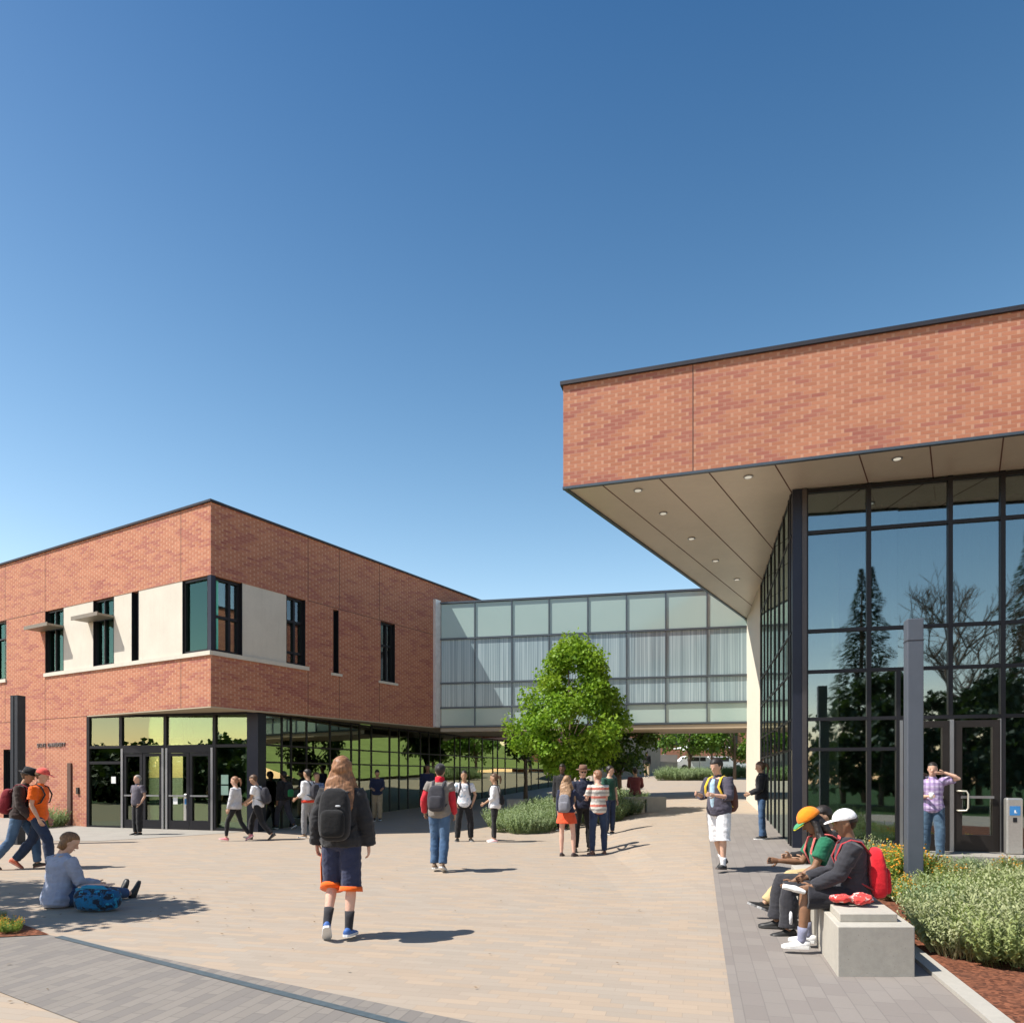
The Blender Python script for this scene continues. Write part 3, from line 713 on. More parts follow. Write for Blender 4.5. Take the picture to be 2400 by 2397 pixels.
# lobby interior
part('lobby_floor', LF, (.2, tE, -8, -.17, .05, FLOOR - .005), M_carp, RB)
ic = MB(); q = LF.p(.60, -.50, 0); ic.loft([(q[0], q[1], FLOOR), (q[0], q[1], ZF - .03)], [.30, .30], n=28); ic.build('lobby_column', plain('white_column', (.80, .82, .74), .6), RB, True)
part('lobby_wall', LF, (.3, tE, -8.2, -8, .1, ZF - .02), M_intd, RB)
part('lobby_low_wall', LF, (.9, 2.6, -1.6, -1.4, FLOOR, 1.0), M_int, RB)
cur = MB(); cx = m2 + .1; k = 0
pts_ = []
while cx < m2 + 3.4:
    pts_.append(LF.p(cx, -1.0 + .05 * math.sin(k * 1.1), 0)[:2]); cx += .05; k += 1
for a, b in zip(pts_[:-1], pts_[1:]): cur.face([(*a, 4.45), (*b, 4.45), (*b, ZF - .1), (*a, ZF - .1)])
cur.build('lobby_curtain', plain('sheer_curtain', (.13, .15, .17), .9), RB, True, False)
# ------------------------------------------------------------------ concrete bench blocks
def bench_block(o, s0, s1, label, group=None, lip=True, wd=.60):
    fr = Fr(o[0], o[1], .256, .967, .967, -.256)
    e = empty('concrete_bench', fr.p((s0 + s1) / 2, wd / 2, 0), label, 'bench', group)
    z = hz(*fr.p(s0, 0, 0)[:2])
    bx = MB(); bx.box(fr, s0, s1, 0, wd, z - .02, z + .455); ob = bx.build('block', M_bench, e)
    bv = ob.modifiers.new('b', 'BEVEL'); bv.width = .008; bv.segments = 2
    if lip:
        q = MB(); q.box(fr, s0 + .16, s1 - .01, .06, wd - .10, z + .455, z + .505); lo_ = q.build('seat_slab', M_bench, e); bv = lo_.modifiers.new('b', 'BEVEL'); bv.width = .006; bv.segments = 2
    return e
# block with its near end square to the camera: sheared prism so that the end faces the viewer as in the photo
def bench_end(x0, x1, y0, y1, sh, label, group):
    e = empty('concrete_bench', ((x0 + x1) / 2, (y0 + y1) / 2, 0), label, 'bench', group)
    L = y1 - y0
    ob = MB().prism([(x0, y0), (x1, y0), (x1 + sh * L, y1), (x0 + sh * L, y1)], -.02, .405).build('block', M_bench, e)
    bv = ob.modifiers.new('b', 'BEVEL'); bv.width = .008; bv.segments = 2
    a = .18; ob2 = MB().prism([(x0 + .002, y0), (x1 - .002, y0), (x1 - .002 + sh * a, y0 + a), (x0 + .002 + sh * a, y0 + a)], .4055, .43)
    sl2 = MB().prism([(x0 + .05 + sh * a, y0 + a), (x1 - .09 + sh * a, y0 + a), (x1 - .09 + sh * L, y1 - .01), (x0 + .05 + sh * L, y1 - .01)], .4055, .472).build('seat_slab', M_bench, e)
    bv = sl2.modifiers.new('b', 'BEVEL'); bv.width = .006; bv.segments = 2
    return e
BG = 'concrete bench blocks in a row on the grey walk'
bench_end(2.588, 3.20, 5.76, 6.86, .262, 'nearest concrete bench block, its square end facing the camera, white-capped man on its far end', BG)
bench_end(2.91, 3.52, 7.0, 8.0, .262, 'middle concrete bench block under the man in the orange cap', BG)
bench_end(3.21, 3.82, 8.14, 9.2, .262, 'farthest concrete bench block of the row, partly hidden behind the seated men', BG)
# far bench under the bridge
q = gp(1528, 1903); zq = q.z
e = empty('concrete_bench', (q.x, q.y, zq), 'tan concrete bench beside the planting near the bridge, a man in maroon sitting on it', 'bench')
fo = Fr(q.x - .15, q.y, .95, .3, .3, -.95)
MB().box(fo, 0, .65, -.55, 0, zq - .05, zq + .45).build('block', M_bench, e); MB().box(fo, -.42, -.06, -.5, -.03, zq - .05, zq + .38).build('support', M_white, e); MB().box(fo, -.5, -.005, -.55, 0, zq + .38, zq + .45).build('seat_slab', M_bench, e)
q = gp(1200, 1897)
e = MB().box(Fr(q.x, q.y, .98, -.1, -.1, -.98), -.2, 1.2, -.4, 0, q.z - .05, q.z + .40).build('concrete_bench', M_bench)
tag(e, 'low pale concrete bench behind the lavender, left of the tree', 'bench')

# fallen leaves and grit on the paving
lt = MB(); rl = random.Random(5)
for i in range(420):
    if i < 180: x, y = rl.gauss(-6.2, 1.6), rl.gauss(8.6, 1.0)
    elif i < 300: x, y = rl.gauss(1.6, 2.2), rl.gauss(17.5, 1.5)
    else: x, y = rl.uniform(-6, 3), rl.uniform(5, 16)
    z = hz(x, y) + .014; s = rl.uniform(.008, .026); a = rl.uniform(0, 6.28); dx, dy = math.cos(a) * s, math.sin(a) * s
    lt.face([(x - dx, y - dy, z), (x + dy * .5, y - dx * .5, z + .004), (x + dx, y + dy, z + .006), (x - dy * .5, y + dx * .5, z + .002)])
tag(lt.build('leaf_litter', plain('dry_leaf', (.16, .10, .045), .9, 0, .4, 3), None, False, False), kind='stuff')
# ------------------------------------------------------------------ light columns and door bollards
def light_column(x, y, z0, z1, wd, label, grooves=False):
    e = empty('light_column', (x, y, z0), label, 'light column', 'square metal light columns')
    fr = Fr(x, y, .969, -.248, -.248, -.969)
    if grooves:
        MB().box(fr, -wd/2, -wd*.08, -wd/2, wd/2, z0, z1).box(fr, wd*.08, wd/2, -wd/2, wd/2, z0, z1).box(fr, -wd*.08, wd*.08, -wd/2, wd*.3, z0, z1).box(fr, -wd/2, wd/2, -wd/2, wd/2 + .002, z1, z1 + .02).build('post', plain('charcoal_post', (.045, .05, .06), .45, .3), e)
        MB().box(fr, -wd*.07, -wd*.02, wd*.3, wd*.36, z0 + .5, z1 - .4).build('light_strip', M_alu, e)
    else:
        ob = MB().box(fr, -wd/2, wd/2, -wd/2, wd/2, z0, z1).build('post', M_pole, e); bv = ob.modifiers.new('b', 'BEVEL'); bv.width = .012; bv.segments = 2
        MB().box(fr, -wd/2 - .012, wd/2 + .012, -wd/2 - .012, wd/2 + .012, z0, z0 + .04).build('base_plate', M_pole, e)
        MB().box(fr, -wd/2 - .004, wd/2 + .004, -wd/2 - .004, wd/2 + .004, z1 - .30, z1 - .29).build('seam', M_cop, e)
light_column(941 / F * 9.9, 9.9, hz(5.48, 9.9), 3.73, .20, 'tall blue-grey square metal column rising from the planting in front of the lobby doors')
light_column(-1158 / F * 17, 17, 0, 3.46, .21, 'dark slotted metal column in front of the brick wall at the far left', True)
def bollard(x, y, z, h, label):
    e = empty('door_bollard', (x, y, z), label, 'door opener bollard', 'door opener bollards')
    fr = Fr(x, y, .969, -.248, -.248, -.969); w_ = .13
    b = MB(); b.box(fr, -w_, w_, -.09, .05, z, z + h - .0); ob = b.build('post', M_steel, e); bv = ob.modifiers.new('b', 'BEVEL'); bv.width = .03; bv.segments = 3
    MB().box(fr, -.08, .08, .051, .056, z + h - .30, z + h - .14).build('push_plate', plain('blue_plate', (.05, .22, .5), .4), e)
    s = MB(); s.box(fr, -.012, .012, .0562, .058, z + h - .25, z + h - .21).box(fr, -.012, .03, .0562, .0582, z + h - .26, z + h - .25); s.build('wheelchair_symbol', M_paper, e)
    MB().box(fr, -.03, .03, .051, .057, z + h - .42, z + h - .34).build('reader', M_black, e)
q = gp(441, 1944); bollard(q.x, q.y, q.z, 1.05, 'stainless door opener bollard before the left entrance doors')
bollard(1176 / F * 12.6, 12.6, FLOOR, .98, 'stainless door opener bollard with blue plate beside the lobby doors, right edge')

# ------------------------------------------------------------------ vegetation
def tree(name, base, h, cw, cz, nleaf, leafm, barkm, label, group=None, seed=1, trunk_r=.07, lsize=.10, clumps=60, lean=0, shape=1.0, shift=0):
    r = random.Random(seed); e = empty(name, base, label, 'tree', group)
    b = Vector(base); tb_ = MB(); top = b + Vector((shift, 0, h * .86))
    pts = [b + Vector((0, 0, -.1))]; n = 7
    for i in range(1, n + 1):
        f = i / n; pts.append(b.lerp(top, f) + Vector((r.uniform(-.04, .04), r.uniform(-.04, .04), 0)) * f * 2)
    tb_.loft(pts, [trunk_r * (1.25 - 1.05 * i / n) for i in range(n + 1)], n=9)
    cen = b + Vector((shift * .7, 0, cz)); hh = (b.z + h - cen.z); lowh = hh * .66
    cl = []
    for i in range(clumps):
        th = r.uniform(0, 2 * math.pi); v = r.uniform(-1, 1) if shape < 2 else 1 - 2 * r.random() ** .7
        zz = v * (hh if v > 0 else lowh)
        prof = math.sqrt(max(0, 1 - v * v)) if v < 0 else (1 - v ** 2.0) ** .8
        rr = cw * prof * (r.uniform(.45, 1.0) ** .6) * r.uniform(.76, 1.16)
        cl.append(cen + Vector((math.cos(th) * rr, math.sin(th) * rr, zz)))
    for c in r.sample(cl, min(18, len(cl))):
        f = max(.18, min(.9, (c.z - b.z) / h - .18)); p0 = b.lerp(top, f)
        mid = p0.lerp(c, .5) + Vector((0, 0, .08 * h * .2)); tb_.loft([p0, mid, c], [trunk_r * .42 * (1.1 - f), trunk_r * .28 * (1.1 - f), trunk_r * .08], n=5)
    tb_.build('trunk', barkm, e, True)
    cr = MB(); per = nleaf // len(cl); cs = cw * .30
    for c in cl:
        sz = cs * r.uniform(.6, 1.25)
        for k in range(per):
            d = Vector((r.gauss(0, 1), r.gauss(0, 1), r.gauss(0, .75))); d = d.normalized() * (r.random() ** .45) * sz
            p = c + d
            nn = Vector((r.gauss(0, 1), r.gauss(0, 1), r.gauss(.8, 1))).normalized(); a = nn.orthogonal().normalized(); a = Matrix.Rotation(r.uniform(0, 6.28), 3, nn) @ a; bb = nn.cross(a)
            l = lsize * r.uniform(.6, 1.3); w_ = l * .42
            tip = p + a * l - Vector((0, 0, l * .2))
            cr.face([p, p + a * l * .5 + bb * w_, tip, p + a * l * .5 - bb * w_])
    cr.build('crown', leafm, e, False, False)
    return e
L_br = make_leaf('bright_maple_leaves', (.13, .26, .018), (.20, .36, .03), (.24, .34, .03), .42)
L_map = make_leaf('maple_leaves', (.10, .22, .014), (.26, .43, .035), (.27, .38, .03), .42)
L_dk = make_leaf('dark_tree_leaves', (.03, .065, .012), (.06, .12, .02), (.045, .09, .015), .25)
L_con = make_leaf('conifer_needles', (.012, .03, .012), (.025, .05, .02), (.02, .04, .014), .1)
L_lav = make_leaf('grey_green_leaves', (.25, .28, .13), (.42, .43, .25), (.30, .35, .15), .25, .8)
L_lav2 = make_leaf('sage_leaves', (.18, .25, .12), (.30, .36, .20), (.23, .31, .13), .25, .8)
L_yel = make_leaf('yellow_green_leaves', (.16, .27, .05), (.30, .38, .07), (.35, .36, .05), .35, .7)
BK = plain('bark', (.16, .12, .09), .9, 0, .3, 14, .1, .6)
q = gp(1345, 1915)
TB = Vector((138 / F * 21.5, 21.5, hz(1.7, 21.5)))
tree('maple_tree', TB, 5.5 - TB.z, 1.52, 3.25 - TB.z, 30000, L_map, BK, 'bright green young maple standing in the planting before the glass bridge', 'trees', 11, .075, .105, 92)
def far_tree(u, d, htop, cw, cz, label, seed, leaf=L_dk, n=3500, ls=.2, lab2=None):
    x = (u - U0) / F * d; b = Vector((x, d, hz(x, d)))
    tree('tree', b, htop - b.z, cw, cz - b.z, n, leaf, BK, label, 'trees', seed, .09, ls, 34)
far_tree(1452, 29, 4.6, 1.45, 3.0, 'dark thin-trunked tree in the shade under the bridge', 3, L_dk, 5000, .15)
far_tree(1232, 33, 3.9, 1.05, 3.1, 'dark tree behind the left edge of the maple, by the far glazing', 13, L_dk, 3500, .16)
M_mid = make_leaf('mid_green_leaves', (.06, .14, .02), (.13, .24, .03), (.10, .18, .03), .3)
far_tree(1616, 46, 7.2, 2.3, 4.9, 'green tree with a slim bare trunk rising from the far hedge under the bridge', 4, M_mid, 6000, .2)
far_tree(1722, 44, 7.0, 2.1, 4.5, 'dense green tree beside the cream end wall beyond the bridge', 5, M_mid, 6000, .2)
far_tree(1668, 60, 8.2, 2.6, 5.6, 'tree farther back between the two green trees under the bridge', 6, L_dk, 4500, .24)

# shrubs -------------------------------------------------------------
def shrub_mesh(seed, nst, h, spread, leafm, ls=.03, perst=16, flowers=None):
    r = random.Random(seed); m = MB()
    for i in range(nst):
        th = r.uniform(0, 6.283); rr = spread * math.sqrt(r.random()) * .75; p = Vector((math.cos(th) * rr, math.sin(th) * rr, 0))
        d = Vector((math.cos(th) * r.uniform(.1, .75), math.sin(th) * r.uniform(.1, .75), 1)).normalized(); L = h * r.uniform(.55, 1.1) * (1.05 - .35 * rr / spread)
        side = d.orthogonal().normalized() * .004; q_ = p + d * L
        m.cur = 0; m.face([p - side, p + side, q_])
        for k in range(perst):
            f = .25 + .78 * k / perst; o_ = p + d * L * f; a = r.uniform(0, 6.283)
            out_ = Vector((math.cos(a), math.sin(a), .9)).normalized(); l = ls * r.uniform(.7, 1.4) * (1.2 - .5 * f); wv = d.cross(out_).normalized() * l * .22
            m.face([o_, o_ + out_ * l * .5 + wv, o_ + out_ * l, o_ + out_ * l * .5 - wv])
        if flowers and r.random() < .55:
            m.cur = 1; a = .018; m.ell(q_, (a, a, a * .6), nu=6, nv=4); m.cur = 0
    return m
BIG = shrub_mesh(1, 330, .62, .42, None, .045, 20); BIG2 = shrub_mesh(2, 290, .56, .46, None, .05, 18); BIG3 = shrub_mesh(8, 300, .60, .40, None, .05, 18)
L_ol = make_leaf('olive_leaves', (.20, .25, .08), (.34, .38, .16), (.28, .33, .12), .3, .8)
me_a = BIG.mesh('foliage', [L_lav]); me_b = BIG2.mesh('foliage', [L_lav2]); me_c = BIG3.mesh('foliage', [L_ol]); me_d = shrub_mesh(12, 240, .78, .30, None, .05, 20).mesh('foliage', [L_lav])
me_f = shrub_mesh(3, 200, .66, .34, None, .05, 16, True).mesh('foliage', [L_yel, plain('orange_petals', (.75, .30, .02), .7)])
me_s = shrub_mesh(4, 160, .42, .34, None, .06, 12).mesh('foliage', [L_lav2])
NSH = [0]
def shrub(me, x, y, s, label, group, name='lavender_shrub', z=None):
    o = bpy.data.objects.new(name, me); COL.objects.link(o); o.location = (x, y, (hz(x, y) if z is None else z)); o.scale = (s, s, s * rnd.uniform(.88, 1.12)); o.rotation_euler = (rnd.uniform(-.08, .08), rnd.uniform(-.08, .08), rnd.uniform(0, 6.28))
    return tag(o, label, 'shrub', group)
# right bed: rows parallel to the kerb
lavL = 'grey-green bushy lavender shrub in the mulched bed right of the benches'
for i in range(18):
    for k in range(9):
        s_ = -.1 + i * .43 + rnd.uniform(-.14, .14); n_ = .46 + k * .50 + rnd.uniform(-.13, .13)
        o = Vector(along(o2, 0)) + gd * s_ + Vector((.969, -.248)) * n_
        if s_ < 1.5 and n_ < .52 + (1.5 - s_) * .40: continue
        if (o.x - 5.48) ** 2 + (o.y - 9.9) ** 2 < .09: continue
        kk = o.x / o.y
        if kk > .78 or o.y > 11.2 - (o.x - 5) * .1: continue
        sc_ = .98 if o.y < 8 else .9
        if o.y > 9.0 and kk > .56: sc_ = .58
        if abs(kk - .5535) < .045 and 7.6 < o.y < 10: sc_ = .52
        me = rnd.choice([me_a, me_a, me_b, me_c, me_d])
        if (.40 < kk < .555 and o.y > 7.0 and rnd.random() < .55) or (kk > .6 and o.y > 8.6 and rnd.random() < .3):
            shrub(me_f, o.x, o.y, sc_ * .95, 'orange-flowered yellow-green plant among the lavender in the right bed', 'orange-flowered plants', 'flowering_plant')
        else: shrub(me, o.x, o.y, sc_, lavL, 'lavender shrubs in the right bed')
# middle bed under the maple
for u, v in [(1195, 1948), (1225, 1952), (1258, 1950), (1292, 1942), (1210, 1925), (1245, 1925), (1285, 1922), (1318, 1928), (1345, 1932), (1180, 1938), (1310, 1905), (1265, 1903)]:
    q = gp(u + rnd.uniform(-8, 8), v); shrub(me_b, q.x, q.y, 1.15 + rnd.uniform(-.15, .15), 'sage-green bushy shrub left of the group of three, under the maple', 'sage shrubs under the maple')
for u, v in [(1440, 1915), (1465, 1910), (1450, 1895), (1482, 1890), (1425, 1925), (1475, 1902)]:
    q = gp(u, v); shrub(me_b, q.x, q.y, 1.25, 'green shrub between the striped shirt and the far bench', 'shrubs beside the far bench')
for i in range(13):
    u = 1560 + i * 15; q = gp(u, 1828 if u < 1680 else 1822); shrub(me_b, q.x, q.y, 1.5, 'rounded green shrub of the far hedge beyond the bridge', 'far hedge shrubs')
sh_a = gp(105, 1938); shrub(me_b, sh_a.x, sh_a.y + .05, 1.25, 'round pale green bush at the foot of the brick wall by the left entrance', None, 'bush'); 
sh_a = gp(130, 1937); shrub(me_s, sh_a.x, sh_a.y + .1, .9, 'small dark green tuft right of the round pale bush by the brick wall', None, 'bush')
# left corner bed
cb = [tuple(gp(115, 2192)[:2]), tuple(gp(0, 2198)[:2]), tuple(gp(-300, 2205)[:2]), tuple(gp(-420, 2120)[:2]), tuple(gp(-100, 2135)[:2]), tuple(gp(20, 2155)[:2])]
o = sheet('mulch_patch', cb, .014, M_dirt, .25)
for u, v in [(-15, 2185), (25, 2188), (-60, 2170), (-8, 2160)]:
    q = gp(u, v); shrub(me_f if v > 2180 else me_s, q.x, q.y, .28, 'small plant in the mulch corner at the left edge', 'small corner plants', 'small_plant')
# off-frame tree whose shadow falls at left
tree('tree', (-8.2, 8.0, 0), 4.9, 1.45, 3.5, 5200, L_br, BK, 'young tree standing left of the seated man, casting its shadow over him', 'trees', 21, .06, .14, 46)
tree('tree', (-10.9, 9.4, 0), 5.6, 1.8, 3.7, 4500, L_br, BK, 'second young tree by the left walk, casting shade', 'trees', 22, .06, .14, 36)

# sunny lawn bank to the right beyond the bridge (hidden behind the lobby, mirrored in the ground-floor glazing)
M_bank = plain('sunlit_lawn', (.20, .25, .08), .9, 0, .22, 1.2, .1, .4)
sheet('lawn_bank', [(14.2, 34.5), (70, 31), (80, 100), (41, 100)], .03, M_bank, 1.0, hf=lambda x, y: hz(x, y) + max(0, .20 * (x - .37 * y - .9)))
# ------------------------------------------------------------------ beyond the bridge
M_fb = plain('far_brick', (.44, .19, .12), .9, 0, .12, 3)
fbE = empty('brick_building', (14, 84, 2), 'long salmon brick building with small windows far beyond the bridge', 'building')
MB().wbox(-2, 45, 84, 96, 1, 9.5).build('wall', M_fb, fbE)
for i in range(9): MB().wbox(12 + i * 3.2, 13.3 + i * 3.2, 83.9, 84.02, 5.2, 6.8).build('window', M_intd, fbE)
MB().wbox(-2.2, 45.2, 83.8, 96.2, 9.5, 9.8).build('coping', M_cop, fbE)
q0 = gp(1462, 1808); 
rw = MB(); p0 = Vector(((1400 - U0) / F * 48, 48)); p1 = Vector(((1548 - U0) / F * 56, 56)); 
frw = Fr(p0.x, p0.y, p1.x - p0.x, p1.y - p0.y, -(p1.y - p0.y) * -1, -(p1.x - p0.x))
zz = hz(p1.x, p1.y)
rw.box(frw, 0, (p1 - p0).length, -.4, 0, .5, zz + 2.6); e = rw.build('retaining_wall', make_concrete('old_concrete', (.24, .225, .205))); tag(e, 'grey board-formed concrete retaining wall beside the ramp under the bridge', 'wall')
# low wall on the right of the ramp
p2 = Vector(((1588 - U0) / F * 60, 60)); rw = MB(); frw = Fr(p1.x, p1.y, p2.x - p1.x, p2.y - p1.y, (p2.y - p1.y), -(p2.x - p1.x))
rw.box(frw, .05, (p2 - p1).length, -.3, 0, .5, zz + 1.0); e = rw.build('low_wall', MATS['old_concrete']); tag(e, 'lower stepped end of the concrete wall behind the ramp walkers', 'wall')
def parasol(u, d, ztop, label):
    x = (u - U0) / F * d; z = hz(x, d); e = empty('parasol', (x, d, z), label, 'parasol', 'white parasols')
    MB().loft([(x, d, ztop - .35), (x, d, ztop - .3), (x, d, ztop)], [1.6, 1.58, .05], n=8).build('canopy', M_paper, e)
    MB().loft([(x, d, z), (x, d, ztop - .2)], [.035, .035], n=6).build('pole', M_alu, e)
parasol(1618, 68, EYE + 68 * 72 / F, 'leftmost white parasol before the far brick building'); parasol(1640, 64, EYE + 64 * 70 / F, 'middle white parasol before the far brick building'); parasol(1680, 70, EYE + 70 * 73 / F, 'right-hand white parasol before the far brick building')
def van(u, d, label, colr):
    x = (u - U0) / F * d; z = hz(x, d); e = empty('parked_car', (x, d, z), label, 'car', 'white cars parked beyond the bridge')
    prof = [(-2.1, .3), (2.1, .3), (2.15, .75), (1.2, .9), (.6, 1.4), (-1.2, 1.42), (-1.8, .95), (-2.15, .85)]
    b = MB(); n = len(prof)
    A = [(x + a, d - .85, z + c) for a, c in prof]; B = [(x + a, d + .85, z + c) for a, c in prof]
    b.face(A); b.face(B[::-1])
    for i in range(n): b.face([A[i], B[i], B[(i+1) % n], A[(i+1) % n]])
    b.build('body', colr, e)
    MB().wbox(x - 1.1, x + .55, d - .86, d + .86, z + .95, z + 1.3).build('window', M_intd, e)
    for s in (-1.35, 1.35):
        for yy in (-.86, .66): MB().loft([(x + s, d + yy, z + .32), (x + s, d + yy + .2, z + .32)], [.32, .32], n=14).build('wheel', M_black, e)
van(1634, 66, 'white car parked left of the slim tree trunk beyond the bridge', M_paper); van(1688, 67, 'white car parked right of the slim tree trunk beyond the bridge', M_paper)

# ------------------------------------------------------------------ trees and slope behind the viewer, mirrored in the glass
def mirror(fr, u, d):
    V = Vector(((u - U0) / F * d, d)); o_ = Vector(fr.o); n_ = Vector(fr.n); q = V - n_ * 2 * (V - o_).dot(n_); return q
def conifer(x, y, h, rad, label, seed=1, n=7000):
    r = random.Random(seed); e = empty('conifer_tree', (x, y, 0), label, 'tree', 'conifers')
    MB().loft([(x, y, -.2), (x, y, h * .97)], [h * .022, .03], n=7).build('trunk', BK, e)
    m = MB()
    for i in range(n):
        f = r.random() ** .9; z = h * (.08 + .9 * f); th0 = r.uniform(0, 6.283); lay = 1 + .28 * math.sin(z * 3.1 + 1.3 * math.sin(z)); rr = rad * (1 - f) ** .9 * lay * (.85 + .18 * math.sin(th0 * 3 + z * 2.3)) * math.sqrt(r.uniform(.15, 1)); th = th0
        p = Vector((x + math.cos(th) * rr, y + math.sin(th) * rr, z - rr * .18)); s = r.uniform(.18, .42) * h / 14 * (1.1 - .85 * f)
        a = Vector((math.cos(th) + r.uniform(-.4, .4), math.sin(th) + r.uniform(-.4, .4), -.35)).normalized(); b = a.cross(Vector((0, 0, 1))).normalized()
        m.face([p, p + a * s + b * s * .4, p + a * s * 1.8, p + a * s - b * s * .4])
    m.build('crown', L_con, e, False, False)
def bare_tree(x, y, h, label, seed=1):
    r = random.Random(seed); e = empty('bare_tree', (x, y, 0), label, 'tree'); m = MB()
    def br(p, d, L, rad, dep):
        q_ = p + d * L; md = p.lerp(q_, .5) + Vector((r.gauss(0, .04), r.gauss(0, .04), 0)) * L
        m.loft([p, md, q_], [rad, rad * .8, rad * .6], n=5, cap=False)
        if dep == 0: return
        for i in range(3 if dep > 3 else 3):
            nd = (d + Vector((r.gauss(0, .42), r.gauss(0, .42), r.gauss(.08, .25)))).normalized(); br(q_, nd, L * r.uniform(.62, .85), rad * .6, dep - 1)
    br(Vector((x, y, -.2)), Vector((0, 0, 1)), h * .25, h * .018, 6)
    m.build('branches', BK, e, True, False)
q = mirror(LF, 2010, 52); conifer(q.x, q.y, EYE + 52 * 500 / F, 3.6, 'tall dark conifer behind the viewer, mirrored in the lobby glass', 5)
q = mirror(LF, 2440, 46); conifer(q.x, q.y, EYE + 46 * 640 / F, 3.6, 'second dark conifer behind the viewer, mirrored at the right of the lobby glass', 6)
q = mirror(LF, 2250, 44); bare_tree(q.x, q.y, 15.5, 'leafless branching tree behind the viewer, mirrored in the lobby glass', 4)
q = mirror(LF, 2320, 46); bare_tree(q.x, q.y, 13, 'slimmer leafless tree behind the viewer, mirrored in the lobby glass', 9)
k = 0
for (fr, u, d, h, cw) in ((LF, 2060, 44, 7.6, 3.0), (LF, 2190, 46, 6.4, 2.6), (LF, 2290, 42, 5.8, 3.4), (LF, 2380, 42, 7.5, 3), (LF, 1960, 47, 5.8, 3), (LF, 2130, 50, 4.6, 3.2),
                          (FE, 240, 46, 3.1, 3), (FE, 330, 44, 3.2, 3), (FE, 430, 46, 3.1, 3), (FE, 520, 44, 3.5, 3), (FE, 590, 47, 3.2, 3), (FE, 150, 44, 3.4, 3)):
    q = mirror(fr, u, d); k += 1
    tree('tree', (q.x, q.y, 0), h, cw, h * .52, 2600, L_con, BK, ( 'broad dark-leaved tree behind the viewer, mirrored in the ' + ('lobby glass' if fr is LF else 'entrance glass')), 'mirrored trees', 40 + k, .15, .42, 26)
# ------------------------------------------------------------------ people
SK = {'fair': (.58, .36, .26), 'pink': (.62, .38, .29), 'tan': (.42, .25, .16), 'brown': (.22, .115, .065), 'dark': (.13, .07, .045)}
def skin(k):
    nm = 'skin_' + k
    if nm in MATS: return MATS[nm]
    t = NT(nm); c = t.coord(); n = t.noise(c, 25, 2); b = SK[k]
    MATS[nm] = t.done(t.bsdf(t.mix(t.ramp(n, .3, .7), [x * .92 for x in b], [x * 1.06 for x in b]), .55, 0, .35, **{'Subsurface Weight': .06}))
    return MATS[nm]
def hairm(col):
    nm = 'hair_%02d_%02d_%02d' % tuple(int(c * 100) for c in col)
    if nm in MATS: return MATS[nm]
    t = NT(nm); c = t.coord(); mp = t.n('Mapping'); mp.inputs['Scale'].default_value = (60, 60, 7); t.l(c, mp.inputs['Vector'])
    n = t.noise(mp.outputs[0], 1, 3); cc = t.mix(t.ramp(n, .3, .7), [x * .55 for x in col], [min(1, x * 1.45) for x in col])
    MATS[nm] = t.done(t.bsdf(cc, .5, 0, .4, t.bump(n, .5, .01))); return MATS[nm]
V = Vector
def nz_(v): return V(v).normalized()
PCOUNT = [0]

